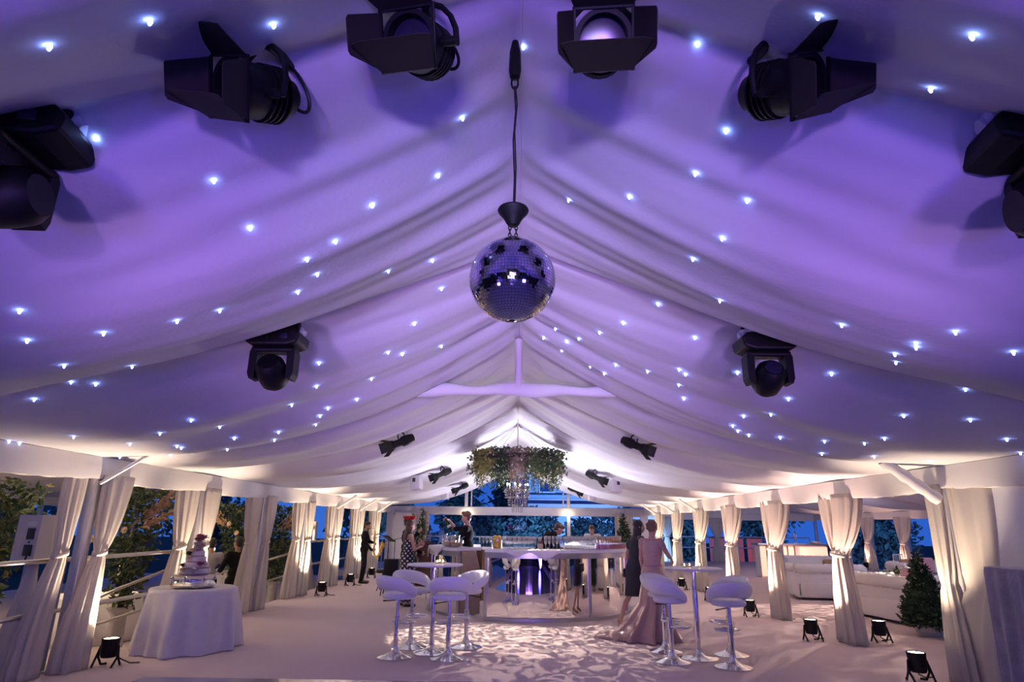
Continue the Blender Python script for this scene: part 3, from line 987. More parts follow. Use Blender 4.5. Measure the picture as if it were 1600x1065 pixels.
star_me = MB().lathe([(0, -0.016), (0.005, -0.014), (0.0075, -0.008), (0.0075, -0.002), (0.010, 0.0), (0.010, 0.008), (0, 0.010)], 10).mesh('star_light', 'led')
SX = np.array([p[0] for p in STARS], float); SY = np.array([p[1] for p in STARS], float)
SZ = liner_z(SX, SY, FRAMES_STAR, True) + ripples(SX, SY, 3, 0.022)
for i in range(len(STARS)):
    o = bpy.data.objects.new('star_light', star_me)
    COL.objects.link(o)
    o.location = (SX[i], SY[i], SZ[i] - 0.012)
    o.scale = (0.8,) * 3 if SY[i] < 5 else (1.0,) * 3
    tag(o, 'tiny blue-white LED pin light in the draped star ceiling', 'light', 'LED stars in the ceiling')

# ================================================================== HANGING FIXTURES
def look(loc, target, roll=0.0):
    q = (Vector(target) - Vector(loc)).to_track_quat('-Y', 'Z')
    return Matrix.Translation(loc) @ q.to_matrix().to_4x4() @ Matrix.Rotation(roll, 4, 'Y')


def par_can(loc, target, roof, label, roll=0.0, doors=(30, 30, 35, 35), sc=1.0):
    """barrel axis = local -Y (light goes to -Y)"""
    t = thing('stage_lantern', label, 'stage light', group='stage lanterns with barn doors')
    M = look(loc, target, roll)
    MI = M
    RX = Matrix.Rotation(R(90), 4, 'X')    # lathe z -> -y
    S = Matrix.Scale(sc, 4)

    def B(mb, name, m, par=t, **k):
        mb.v = [tuple(MI @ S @ Vector(p)) for p in mb.v]
        return mb.build(name, m, par, **k)
    prof = [(0, -0.19), (0.055, -0.19), (0.075, -0.17), (0.085, -0.10), (0.105, -0.04), (0.112, 0.02), (0.112, 0.09), (0.120, 0.095), (0.120, 0.11), (0.100, 0.11), (0.098, 0.06), (0, 0.05)]
    body = B(MB().lathe(prof, 28, M=RX), 'housing', 'black_metal')
    fins = MB()
    for z in (-0.10, -0.075, -0.05, -0.025):
        fins.lathe([(0.09, z - 0.004), (0.118, z - 0.004), (0.118, z + 0.004), (0.09, z + 0.004)], 24, M=RX)
    B(fins, 'cooling_fin', 'black_metal', body)
    B(MB().lathe([(0, 0.066), (0.05, 0.068), (0.097, 0.062), (0.097, 0.058), (0, 0.058)], 28, M=RX), 'lens', 'lens')
    fr = MB()
    for sx_ in (-1, 1):
        fr.box((sx_ * 0.118, -0.115, 0), (0.012, 0.014, 0.25))
        fr.box((0, -0.115, sx_ * 0.118), (0.25, 0.014, 0.012))
    B(fr, 'frame', 'black_metal')
    # doors: top, bottom (wide), left, right (narrow)
    for nm, ang, wdir in (('top', doors[0], 0), ('bottom', doors[1], 1), ('left', doors[2], 2), ('right', doors[3], 3)):
        L_ = 0.17 if wdir < 2 else 0.15
        w0, w1 = (0.118, 0.175) if wdir < 2 else (0.112, 0.075)
        V = [(-w0, 0, 0), (w0, 0, 0), (w1, L_, 0), (w1 * 0.8, L_ * 1.06, 0), (-w1 * 0.8, L_ * 1.06, 0), (-w1, L_, 0)]
        mb = MB().prism([(p[0], p[1]) for p in V], -0.002, 0.002)
        # local: x along hinge, y outwards -> fold
        F_ = Matrix.Rotation(R(ang), 4, 'X') @ Matrix.Rotation(R(180), 4, 'X')
        # hinge at distance .12; plate extends along -Y tilted outwards (+Z) by ang
        H = Matrix.Translation((0, -0.12, 0.122)) @ Matrix.Rotation(-R(ang), 4, 'X') @ Matrix.Rotation(R(180), 4, 'Z')
        rot = {0: 0, 1: 180, 2: 90, 3: -90}[wdir]
        mb.v = [tuple(Matrix.Rotation(R(rot), 4, 'Y') @ H @ Vector(p)) for p in mb.v]
        B(mb, 'barn_door', 'barn_inner', smooth=False)
    for a in (45, 135):
        c_, s2 = math.cos(R(a)) * 0.165, math.sin(R(a)) * 0.165
    # yoke: local frame U around the X axis
    yk = MB()
    pts = [(-0.135, -0.02, 0)] + [(-0.16 * math.cos(R(a)), 0.02 + 0.05 * math.sin(R(a)), 0.19 * math.sin(R(a))) for a in range(0, 181, 20)] + [(0.135, -0.02, 0)]
    yk.tube(pts, 0.013, 6)
    for s_ in (-1, 1):
        yk.tube([(s_ * 0.11, -0.02, 0), (s_ * 0.175, -0.02, 0)], 0.02, 10)
    B(yk, 'yoke', 'black_metal')
    top = MI @ S @ Vector((0, 0.07, 0.19))
    hk = MB().tube([top, (top + Vector(roof)) / 2 + Vector((0.01, 0, 0)), Vector(roof)], 0.02, 8)
    hk.build('hook_clamp', 'black_metal', t)
    cb = MB()
    p0 = MI @ S @ Vector((0, 0.18, -0.02)); p1 = MI @ S @ Vector((0.1, 0.26, -0.12)); p2 = MI @ S @ Vector((0.16, 0.16, 0.06))
    pts = [p0 * (1 - u) ** 3 + p1 * 3 * u * (1 - u) ** 2 + p2 * 3 * u * u * (1 - u) + Vector(roof) * u ** 3 for u in [i / 16 for i in range(17)]]
    cb.tube(pts, 0.008, 6).build('cable', 'cable', t)
    return t


par_can((-1.10, 2.12, 3.27), (-3.3, -1.0, 1.55), (-1.02, 2.24, 3.5), 'black stage lantern with open barn doors, left of the four overhead', 0.42, (25, -28, 25, 25))
par_can((-0.43, 2.14, 3.52), (-1.9, -2.0, 1.35), (-0.44, 2.22, 3.70), 'black stage lantern with open barn doors, left of the mirror ball strap', 0.12, (25, -28, 25, 25))
par_can((0.34, 2.14, 3.53), (0.12, -2.0, 1.1), (0.36, 2.24, 3.72), 'black stage lantern showing its round lens, right of the mirror ball strap', -0.02, (25, -28, 25, 25))
par_can((1.08, 2.12, 3.30), (3.3, -1.0, 1.55), (1.0, 2.22, 3.52), 'black stage lantern with open barn doors, right of the four overhead', -0.5, (25, -28, 25, 25))


def moving_head(loc, rz, yoke_rz, label, tilt=0.2, sc=1.0, cloth=True):
    """loc = ceiling point; hangs down"""
    t = thing('moving_head_light', label, 'stage light', loc, rz, group='hanging moving head lights')
    t.scale = (sc,) * 3
    base = MB()
    prof = [(-0.22, -0.155), (0.20, -0.155), (0.255, -0.20), (0.24, -0.285), (0.15, -0.315), (-0.18, -0.315), (-0.235, -0.28), (-0.245, -0.19)]
    base.prism(prof, -0.155, 0.155, Matrix.Rotation(R(90), 4, 'X'))
    ob = base.build('base', 'black_plastic', t, smooth=False)
    bv = ob.modifiers.new('bevel', 'BEVEL'); bv.width = 0.02; bv.segments = 2
    MB().box((0.12, -0.16, -0.235), (0.07, 0.012, 0.05), bev=0.004).build('display', 'lens', t)
    MB().box((-0.02, -0.165, -0.22), (0.03, 0.012, 0.12), bev=0.004).build('side_rib', 'black_metal', t)
    MB().box((0.02, 0, -0.1), (0.36, 0.08, 0.1), bev=0.02).build('bracket', 'black_metal', t)
    MB().tube([(-0.04, 0, -0.13), (-0.04, 0, 0.0)], 0.05, 12).build('clamp', 'black_metal', t)
    MB().tube([(-0.06, -0.05, -0.09), (-0.02, -0.055, -0.02)], 0.028, 10).build('tape_wrap', 'blue_tape', t)
    Ry = Matrix.Rotation(yoke_rz, 4, 'Z')
    yk = MB()
    yk.box((0, 0, -0.335), (0.40, 0.15, 0.05), bev=0.02)
    for s_ in (-1, 1):
        yk.prism([(s_ * 0.19, -0.33), (s_ * 0.205, -0.36), (s_ * 0.205, -0.56), (s_ * 0.185, -0.61), (s_ * 0.14, -0.60), (s_ * 0.135, -0.36)], -0.075, 0.075, Matrix.Rotation(R(90), 4, 'X'))
    yk.v = [tuple(Ry @ Vector(p)) for p in yk.v]
    oy = yk.build('yoke', 'black_plastic', t, smooth=False, fixn=True)
    bv = oy.modifiers.new('bevel', 'BEVEL'); bv.width = 0.012; bv.segments = 2
    hd = MB()
    T = Ry @ Matrix.Translation((0, 0, -0.545)) @ Matrix.Rotation(tilt, 4, 'X')
    hp = [(0, -0.16), (0.09, -0.16), (0.125, -0.11), (0.135, 0.0), (0.128, 0.09), (0.09, 0.14), (0.0, 0.14)]
    hd.lathe(hp, 20, M=T @ Matrix.Rotation(R(90), 4, 'X'))
    oh = hd.build('head', 'black_plastic', t)
    ln = MB().lathe([(0, 0.139), (0.075, 0.139), (0.07, 0.150), (0, 0.156)], 20, M=T @ Matrix.Rotation(R(90), 4, 'X'))
    ln.build('lens', 'lens', oh)
    for i in range(2):
        s_ = 1 if i else -1
        pts = [(-0.10, 0.02 * s_, -0.14), (-0.27, -0.03 * s_, -0.12), (-0.26, 0.0, -0.02), (-0.10, 0.02 * s_, 0.0)]
        q = [Vector(pts[0]) * (1 - u) ** 3 + Vector(pts[1]) * 3 * u * (1 - u) ** 2 + Vector(pts[2]) * 3 * u * u * (1 - u) + Vector(pts[3]) * u ** 3 for u in [k / 12 for k in range(13)]]
        MB().tube(q, 0.008, 6).build('cable', 'cable', t)
    if cloth:
        mb = MB()
        rings = []
        for i in range(14):
            u = i / 13
            c = Vector((0.02 + 0.22 * u, 0.03, -0.03 - 0.14 * u))
            r_ = 0.055 * (1 - 0.4 * u) * (1 + 0.25 * math.sin(i * 1.9))
            rings.append([tuple(c + Vector((0.5 * r_ * math.cos(a), r_ * math.sin(a) * 1.1, r_ * math.cos(a))) * (1 + 0.15 * math.sin(3 * a + i))) for a in [2 * PI * j / 14 for j in range(14)]])
        mb.loft(rings, 14).build('cloth_wrap', 'liner', t)
    return t


def lz1(x, y):
    return float(liner_z(np.array([x]), np.array([y]), FRAMES_STAR, True)[0])


moving_head((-2.00, 4.85, 3.23), 0.0, PI, 'black moving head light hanging left of the mirror ball at mid ceiling', 0.5, 0.9)
moving_head((2.02, 4.85, 3.23), PI, PI, 'black moving head light hanging right of the mirror ball at mid ceiling', -0.5, 0.9)
moving_head((-2.10, 2.2, 3.34), 0.15, R(-95), 'dark moving head light cut off by the upper left edge', 0.1, 0.95)
moving_head((2.14, 2.2, 3.34), PI - 0.15, R(-95), 'dark moving head light cut off by the upper right edge', -0.1, 0.95)

# ------------------------------------------------------------------ mirror ball
t = thing('mirror_ball', 'mirror ball hanging on a long wire from the ridge', 'mirror ball', (-0.03, 2.47, 2.59))
rb = 0.186
MB().ball((0, 0, 0), rb - 0.004, 32, 20).build('core', 'black_metal', t)
tl = MB()
rnd = random.Random(5)
nrow = 44
for i in range(1, nrow - 1):
    th0 = PI * i / nrow; th1 = PI * (i + 1) / nrow
    cnt = max(6, int(2 * PI * math.sin((th0 + th1) / 2) / (PI / nrow)))
    for j in range(cnt):
        a0 = 2 * PI * (j + 0.04) / cnt; a1 = 2 * PI * (j + 0.96) / cnt
        g = (th1 - th0) * 0.04
        P = []
        for th, a in ((th0 + g, a0), (th1 - g, a0), (th1 - g, a1), (th0 + g, a1)):
            r_ = rb + rnd.uniform(-0.00022, 0.00022)
            P.append((r_ * math.sin(th) * math.cos(a), r_ * math.sin(th) * math.sin(a), r_ * math.cos(th)))
        tl.add(P, [(0, 1, 2, 3)])
ob = tl.build('mirror_tile', 'ball_mirror', t, smooth=False)
ob['kind'] = 'stuff'
MB().lathe([(0, 0.18), (0.045, 0.182), (0.043, 0.19), (0.012, 0.2), (0.0, 0.2)], 20).build('cap', 'black_metal', t)
ch = MB()
for s_ in (-1, 1):
    for i in range(4):
        a = s_ * 0.014
        z0 = 0.195 + i * 0.018
        ch.tube([(a + 0.006 * math.cos(q) * (1 if i % 2 else 0.2), 0.006 * math.cos(q) * (0.2 if i % 2 else 1), z0 + 0.012 * math.sin(q)) for q in [2 * PI * k / 10 for k in range(10)]], 0.0025, 5, closed=True)
ch.build('chain', 'black_metal', t)
MB().lathe([(0, 0.258), (0.022, 0.26), (0.032, 0.275), (0.045, 0.30), (0.066, 0.325), (0.07, 0.335), (0.066, 0.343), (0.02, 0.345), (0, 0.35)], 24).build('motor_cup', 'black_metal', t)
w = MB()
w.tube([(0, 0, 0.345), (0.004, 0, 0.5), (-0.004, 0, 0.7), (0.006, 0, 0.86), (-0.002, 0, 1.0)], 0.004, 6)
w.tube([(0.006, 0.002, 0.345), (0.01, 0, 0.55), (0.002, 0.003, 0.75), (0.012, 0, 0.9), (0.003, 0, 1.0)], 0.004, 6)
w.build('hanging_wire', 'cable', t)
MB().tube([(0.016 * math.sin(q), 0, 1.02 + 0.035 * math.cos(q)) for q in [2 * PI * k / 14 for k in range(14)]], 0.005, 6, closed=True).build('shackle', 'black_metal', t)
MB().lathe([(0, 1.04), (0.024, 1.05), (0.03, 1.09), (0.027, 1.2), (0.016, 1.26), (0, 1.27)], 14).build('strap', 'black_metal', t)

# ------------------------------------------------------------------ black gobo spots and white speakers in the white half
def gobo(loc, target, power, label=None, parent=None, scale=9.0, angle=60, color=(1.0, 0.84, 0.68), thr=0.52):
    l = lamp('gobo_beam', 'SPOT', loc, target, power, color, 0.004, angle, 0.25)
    d = l.data
    d.use_nodes = True
    t_ = d.node_tree
    em = t_.nodes['Emission']
    tcn = t_.nodes.new('ShaderNodeTexCoord')
    mp = t_.nodes.new('ShaderNodeMapping')
    mp.inputs['Scale'].default_value = (scale, scale * 1.0, scale)
    n = t_.nodes.new('ShaderNodeTexNoise')
    n.inputs['Scale'].default_value = 1.0
    n.inputs['Detail'].default_value = 2.0
    n.inputs['Distortion'].default_value = 1.6
    rp = t_.nodes.new('ShaderNodeValToRGB')
    rp.color_ramp.elements[0].position = thr - 0.03
    rp.color_ramp.elements[0].color = (0.03, 0.03, 0.03, 1)
    rp.color_ramp.elements[1].position = thr + 0.05
    t_.links.new(tcn.outputs['Normal'], mp.inputs[0])
    t_.links.new(mp.outputs[0], n.inputs['Vector'])
    t_.links.new(n.outputs['Fac'], rp.inputs[0])
    t_.links.new(rp.outputs[0], em.inputs['Strength'])
    return l


def small_spot(loc, target, label):
    t = thing('leaf_pattern_spot', label, 'spotlight', group='black pattern spots under the ceiling')
    M = look(loc, target)
    RX = Matrix.Rotation(R(90), 4, 'X')

    def B(mb, name, m, **k):
        mb.v = [tuple(M @ Vector(p)) for p in mb.v]
        return mb.build(name, m, t, **k)
    B(MB().lathe([(0, -0.22), (0.07, -0.21), (0.085, -0.12), (0.085, -0.02), (0.06, 0.02), (0.06, 0.15), (0.075, 0.16), (0.075, 0.22), (0.06, 0.22), (0.058, 0.17), (0, 0.165)], 18, M=RX), 'housing', 'black_metal')
    fl = MB()
    for s_ in (-1, 1):
        fl.box((s_ * 0.10, -0.28, 0), (0.006, 0.15, 0.17), rot=Euler((0, 0, s_ * 0.5)))
        fl.box((0, -0.28, s_ * 0.10), (0.17, 0.15, 0.006), rot=Euler((-s_ * 0.5, 0, 0)))
    B(fl, 'barn_door', 'black_metal', smooth=False)
    B(MB().lathe([(0, 0.17), (0.055, 0.172), (0.055, 0.176), (0, 0.18)], 16, M=RX), 'lens', 'bulb')
    yk = MB().tube([(-0.1, 0, 0), (-0.11, 0.02, 0.12), (0, 0.03, 0.17), (0.11, 0.02, 0.12), (0.1, 0, 0)], 0.012, 6)
    B(yk, 'yoke', 'black_metal')
    return t


SPOTS = [((-1.91, 10.15, 2.88), (-2.86, 9.41, 2.36), 'largest black spot under the ceiling left of the flower ring'),
         ((-1.83, 15.40, 2.80), (-2.78, 14.79, 2.28), 'middle black spot under the ceiling left of the flower ring'),
         ((-1.81, 20.65, 2.78), (-2.76, 20.18, 2.26), 'smallest black spot under the ceiling left of the flower ring'),
         ((1.90, 10.18, 2.88), (2.85, 9.44, 2.36), 'largest black spot under the ceiling right of the flower ring'),
         ((1.88, 15.47, 2.77), (2.83, 14.87, 2.25), 'middle black spot under the ceiling right of the flower ring'),
         ((1.99, 22.40, 2.83), (2.94, 21.97, 2.31), 'smallest black spot under the ceiling right of the flower ring')]
for a, b_, lb in SPOTS:
    small_spot(a, b_, lb)
gobo((-1.5, 10.9, 3.0), (-0.6, 10.0, 0), 600, scale=22, angle=50)
gobo((0.9, 12.2, 3.1), (0.6, 9.9, 0), 600, scale=22, angle=50)
gobo((8.5, 14.5, 2.9), (6.2, 12.6, 0), 800, scale=20, angle=66, color=(1.0, 0.78, 0.62))
gobo((7.5, 9.5, 2.9), (5.7, 9.6, 0), 600, scale=20, angle=60, color=(1.0, 0.74, 0.58))

for i, (x, y, z) in enumerate([(-2.49, 15.49, 2.74), (-2.58, 22.45, 2.81), (2.45, 15.72, 2.74), (2.64, 22.43, 2.8)]):
    s_ = 1 if x > 0 else -1
    t = thing('ceiling_speaker', 'small white loudspeaker hung under the %s slope, %s of its pair' % ('right' if s_ > 0 else 'left', 'nearer' if y < 19 else 'farther'), 'speaker', (x, y, z), s_ * 0.35, group='white speakers under the ceiling')
    t.rotation_euler = (R(-8), s_ * R(6), s_ * 0.3)
    MB().box((0, 0, -0.18), (0.26, 0.2, 0.34), bev=0.02).build('cabinet', 'speaker_white', t)
    MB().box((s_ * 0.03, -0.102, -0.12), (0.08, 0.01, 0.1), bev=0.004).build('socket_plate', 'socket', t)
    MB().tube([(0, 0, -0.02), (0, 0, 0.22)], 0.015, 8).build('bracket', 'black_metal', t)

# ------------------------------------------------------------------ flower ring with crystal chandelier
FC = (0.0, 13.55, 2.92)
t = thing('flower_ring', 'hanging ring of trailing foliage above the bar', 'floral ring', FC)
MB().tube([(0.86 * math.cos(a), 0.86 * math.sin(a), 0.05) for a in [2 * PI * i / 48 for i in range(48)]], 0.05, 8, closed=True).build('hoop', 'bark', t)
wr = MB()
for a in (0.3, 2.84, 4.2, 5.3):
    wr.tube([(0.86 * math.cos(a), 0.86 * math.sin(a), 0.08), (0, 0.7, 0.92)], 0.006, 6)
wr.tube([(0, 0, -0.2), (0, 0.0, 0.92)], 0.012, 6)
wr.build('suspension_wire', 'steel', t)
rnd = random.Random(77)
segs = 16
for sgi in range(segs):
    a0 = 2 * PI * sgi / segs
    m = ['leaf_dark', 'leaf_mid', 'leaf_olive', 'leaf_dark', 'leaf_dusty', 'leaf_mid', 'leaf_dark', 'leaf_mid'][sgi % 8]
    if R(190) < a0 < R(245): m = 'leaf_olive'
    if R(260) < a0 < R(285): m = 'leaf_dusty'
    mb = MB()

    def pos(q):
        a = a0 + q.uniform(-0.5, 0.5) * 2 * PI / segs * 1.15
        rr = 0.86 + q.gauss(0, 0.09)
        return (rr * math.cos(a), rr * math.sin(a), 0.02 + q.uniform(-0.28, 0.2))
    leafcloud(mb, rnd, 420, pos, 0.07, 0.045, 0.7, 0.6)
    for s_ in range(7):      # hanging strands
        a = a0 + rnd.uniform(-0.5, 0.5) * 2 * PI / segs
        rr = 0.86 + rnd.gauss(0, 0.06)
        ln = rnd.uniform(0.15, 0.42) + (0.12 if 250 < math.degrees(a0) < 300 else 0)
        for q in range(int(ln / 0.022)):
            z = -0.22 - q * 0.022
            mb.leaf((rr * math.cos(a) + rnd.gauss(0, 0.012), rr * math.sin(a) + rnd.gauss(0, 0.012), z), (rnd.gauss(0, 1), rnd.gauss(0, 1), -0.8), (rnd.gauss(0, 1), rnd.gauss(0, 1), 1), 0.05, 0.032)
    ob = mb.build('trailing_foliage', m, t, smooth=False)
    ob['kind'] = 'stuff'
blos = MB()
for i in range(150):
    a = rnd.uniform(0, 2 * PI); rr = 0.92 + rnd.gauss(0, 0.06)
    blos.ball((rr * math.cos(a), rr * math.sin(a), rnd.uniform(-0.4, 0.12)), 0.018, 6, 4)
ob = blos.build('blossom', 'rose_cream', t); ob['kind'] = 'stuff'

t = thing('crystal_chandelier', 'small crystal chandelier hanging inside the flower ring', 'chandelier', (0.0, 13.55, 2.15))
MB().lathe([(0, 0.5), (0.02, 0.48), (0.02, 0.2), (0.05, 0.15), (0.02, 0.1), (0.03, 0.0), (0, -0.04)], 12).build('stem', 'chrome', t)
MB().tube([(0, 0, 0.45), (0, 0, 0.72)], 0.01, 6).build('hanging_rod', 'chrome', t)
cry = MB()
for lv, (rr, z, cnt, ln) in enumerate(((0.26, 0.18, 26, 0.2), (0.19, 0.02, 20, 0.2), (0.11, -0.14, 14, 0.16))):
    MB().tube([(rr * math.cos(a), rr * math.sin(a), z) for a in [2 * PI * i / 24 for i in range(24)]], 0.008, 6, closed=True).build('tier_ring', 'chrome', t)
    for i in range(cnt):
        a = 2 * PI * i / cnt
        for q in range(4):
            zz = z - 0.02 - q * ln / 4
            cry.ball((rr * math.cos(a), rr * math.sin(a), zz), (0.014, 0.014, 0.02), 6, 4)
ob = cry.build('crystal_drop', 'crystal', t, smooth=False); ob['kind'] = 'stuff'
for i in range(6):
    a = 2 * PI * i / 6 + 0.3
    c = MB().lathe([(0, 0.19), (0.012, 0.19), (0.012, 0.26), (0, 0.26)], 8, c=(0.23 * math.cos(a), 0.23 * math.sin(a), 0)).build('candle_tube', 'white_paint', t)
    MB().ball((0.23 * math.cos(a), 0.23 * math.sin(a), 0.285), (0.014, 0.014, 0.026), 8, 6).build('candle_bulb', 'bulb', c)

# ================================================================== PEOPLE
def remeshed(mb, name, m, parent, voxel=0.012, it=4):
    o = mb.build(name, m, parent, angle=180)
    md = o.modifiers.new('skin', 'REMESH')
    md.mode = 'VOXEL'; md.voxel_size = voxel; md.use_smooth_shade = True
    sm = o.modifiers.new('soft', 'SMOOTH'); sm.factor = 0.5; sm.iterations = it
    return o


DEF = dict(pelvis=(0, 0, .95), waist=(0, 0, 1.10), chest=(0, 0.005, 1.30), neck=(0, -0.005, 1.47), head=(0, .025, 1.635),
           shl=(-.175, 0, 1.41), ell=(-.235, -.03, 1.13), wrl=(-.24, .06, .90), shr=(.175, 0, 1.41), elr=(.235, -.03, 1.13), wrr=(.24, .06, .90),
           hil=(-.09, 0, .93), knl=(-.10, .03, .50), anl=(-.10, -.02, .085), tol=(-.115, .15, .03),
           hir=(.09, 0, .93), knr=(.10, .03, .50), anr=(.10, -.02, .085), tor=(.115, .15, .03))


def hand(mb, w, d, nrm, curl=0.5, k=1.0, side=1):
    w = Vector(w); d = Vector(d).normalized(); nrm = Vector(nrm)
    nrm = (nrm - d * nrm.dot(d)).normalized()
    s_ = d.cross(nrm).normalized() * side
    for i, off in enumerate((-0.03, -0.010, 0.010, 0.028)):
        kn = w + d * (0.085 * k) + s_ * off * k
        mb.cap(w + s_ * off * 0.5 * k, 0.017 * k, kn, 0.012 * k, 8)
        L_ = (0.036, 0.043, 0.040, 0.030)[3 - i] * k
        a1, a2 = curl * 0.9, curl * 2.0
        d1 = d * math.cos(a1) + nrm * math.sin(a1); d2 = d * math.cos(a2) + nrm * math.sin(a2)
        m1 = kn + d1 * L_; e = m1 + d2 * L_ * 0.95
        mb.cap(kn, 0.011 * k, m1, 0.010 * k, 8); mb.cap(m1, 0.010 * k, e, 0.0085 * k, 8)
    t0 = w + d * 0.022 * k + s_ * 0.028 * k
    t1 = t0 + (d * 0.6 + s_ * 0.7 + nrm * 0.4).normalized() * 0.04 * k
    t2 = t1 + (d * 0.9 + s_ * 0.1 + nrm * 0.5).normalized() * 0.034 * k
    mb.cap(w + s_ * 0.012, 0.018 * k, t0, 0.014 * k, 8); mb.cap(t0, 0.0135 * k, t1, 0.011 * k, 8); mb.cap(t1, 0.011 * k, t2, 0.009 * k, 8)


def person(label, loc, rz, H=1.75, pose=None, female=False, skin='skin', hair='hair_black', outfit='suit', gaze=0.0, nod=0.0, detail=0.008,
           sleeve='long', shirt='suit', trousers='suit', hairstyle='short', shoes='shoe', hands=True, curl=(0.5, 0.5), group=None, legs=True, beard=False):
    J = dict(DEF)
    if female:
        J.update(shl=(-.155, 0, 1.41), shr=(.155, 0, 1.41))
    if pose: J.update(pose)
    J = {k: Vector(v) for k, v in J.items()}
    t = thing('person', label, 'person', loc, rz, group)
    t.scale = (H / 1.75,) * 3
    b = MB()
    f = 0.9 if female else 1.0
    def ell(c, r_, axis):
        d = Vector(axis).normalized()
        q = Vector((0, 0, 1)).rotation_difference(d).to_matrix().to_4x4()
        b_.ball(c, r_, 16, 10, q)
    up = (J['chest'] - J['pelvis']).normalized()
    up2 = (J['neck'] - J['chest']).normalized()

    def torso(mb, e):
        nonlocal b_
        b_ = mb
        ell(J['pelvis'], (.155 + e, .105 + e, .11 + e), up)
        ell(J['waist'], (.125 * f + e, .095 * f + e, .13), up)
        ell(J['chest'], (.155 * f + e, .105 * f + e, .15), up2)
        if female:
            nrm = Vector((0, 1, 0)) - up2 * up2.y
            for s_ in (-1, 1):
                mb.ball(J['chest'] + nrm * 0.075 + Vector((s_ * 0.065, 0, 0)) - up2 * 0.01, 0.058 + e * 0.5, 12, 8)
        mb.cap(J['shl'], .058 * f + e, J['chest'].lerp(J['neck'], .55), .062 + e)
        mb.cap(J['shr'], .058 * f + e, J['chest'].lerp(J['neck'], .55), .062 + e)
    b_ = b
    torso(b, 0.0)
    mh = Matrix.Rotation(gaze, 4, 'Z') @ Matrix.Rotation(nod, 4, 'X')
    hc = J['head']
    T = Matrix.Translation(hc) @ mh
    b.cap(J['neck'] - up2 * 0.05, .052 * f, hc + (T.to_3x3() @ Vector((0, -0.015, -0.06))), .05 * f)
    b.ball((0, 0, 0), (1, 1, 1), 4, 3) if False else None
    def hb(c, r_):
        mb2 = MB().ball((0, 0, 0), r_, 14, 10)
        b.add(mb2.v, mb2.f, T @ Matrix.Translation(c))
    hb((0, -0.012, 0.02), (0.073, 0.092, 0.092))     # cranium
    hb((0, 0.022, -0.035), (0.058, 0.066, 0.078))    # face
    hb((0, 0.050, -0.085), (0.026, 0.026, 0.022))    # chin
    hb((0, 0.090, -0.028), (0.011, 0.016, 0.016))    # nose tip
    hb((0, 0.082, -0.005), (0.008, 0.012, 0.026))    # nose bridge
    hb((0, 0.070, 0.022), (0.045, 0.018, 0.010))     # brow
    hb((0, 0.078, -0.062), (0.021, 0.012, 0.012))    # mouth
    for s_ in (-1, 1):
        hb((s_ * 0.074, -0.012, -0.012), (0.009, 0.019, 0.030))
    for sd in 'lr':
        b.cap(J['sh' + sd], .050 * f, J['el' + sd], .039 * f)
        b.cap(J['el' + sd], .039 * f, J['wr' + sd], .027 * f)
        b.cap(J['hi' + sd], .080, J['kn' + sd], .052 * f)
        kn, an = J['kn' + sd], J['an' + sd]
        back = Vector((0, -0.02, 0))
        mid = kn.lerp(an, .32) + back
        b.cap(kn, .050 * f, mid, .050 * f); b.cap(mid, .050 * f, an, .034 * f)
        b.cap(an - Vector((0, .03, .02)), .035, J['to' + sd], .026)
        if hands:
            fd = (J['wr' + sd] - J['el' + sd]).normalized()
            pn = pose.get('pn' + sd) if pose else None
            hand(b, J['wr' + sd], pose.get('hd' + sd, fd) if pose else fd, pn or (1 if sd == 'l' else -1, 0.3, 0), curl[0 if sd == 'l' else 1], 1.0, -1 if sd == 'l' else 1)
    remeshed(b, 'body', skin, t, detail, 3)
    # face details
    for s_ in (-1, 1):
        e = MB().ball(T @ Vector((s_ * 0.030, 0.074, 0.004)), (0.010, 0.008, 0.006), 8, 6)
        e.build('eye', 'eye', t)
    MB().ball(T @ Vector((0, 0.089, -0.062)), (0.018, 0.006, 0.006), 8, 6).build('lips', 'lip', t)
    # hair
    h = MB()
    def hh(c, r_):
        mb2 = MB().ball((0, 0, 0), r_, 14, 10)
        h.add(mb2.v, mb2.f, T @ Matrix.Translation(c))
    if hairstyle == 'short':
        hh((0, -0.022, 0.040), (0.082, 0.093, 0.086)); hh((0, 0.045, 0.088), (0.055, 0.045, 0.034)); hh((0, -0.06, -0.02), (0.068, 0.045, 0.06))
    elif hairstyle == 'long':
        hh((0, -0.026, 0.030), (0.088, 0.096, 0.094)); hh((0, -0.065, -0.08), (0.082, 0.05, 0.12)); hh((0, -0.085, -0.22), (0.078, 0.045, 0.15)); hh((0, -0.085, -0.33), (0.062, 0.036, 0.10))
        hh((0.06, -0.01, -0.07), (0.026, 0.04, 0.10)); hh((-0.06, -0.01, -0.07), (0.026, 0.04, 0.10))
    elif hairstyle == 'updo':
        hh((0, -0.024, 0.034), (0.086, 0.094, 0.088)); hh((0, -0.095, 0.02), (0.082, 0.07, 0.085))
        for i in range(7):
            a = i * 0.9
            hh((0.055 * math.cos(a), -0.14 + 0.015 * math.sin(i * 2), 0.02 + 0.06 * math.sin(a)), (0.034, 0.03, 0.03))
    if beard:
        hh((0, 0.045, -0.082), (0.045, 0.042, 0.030))
    remeshed(h, 'hair', hair, t, 0.010, 2)
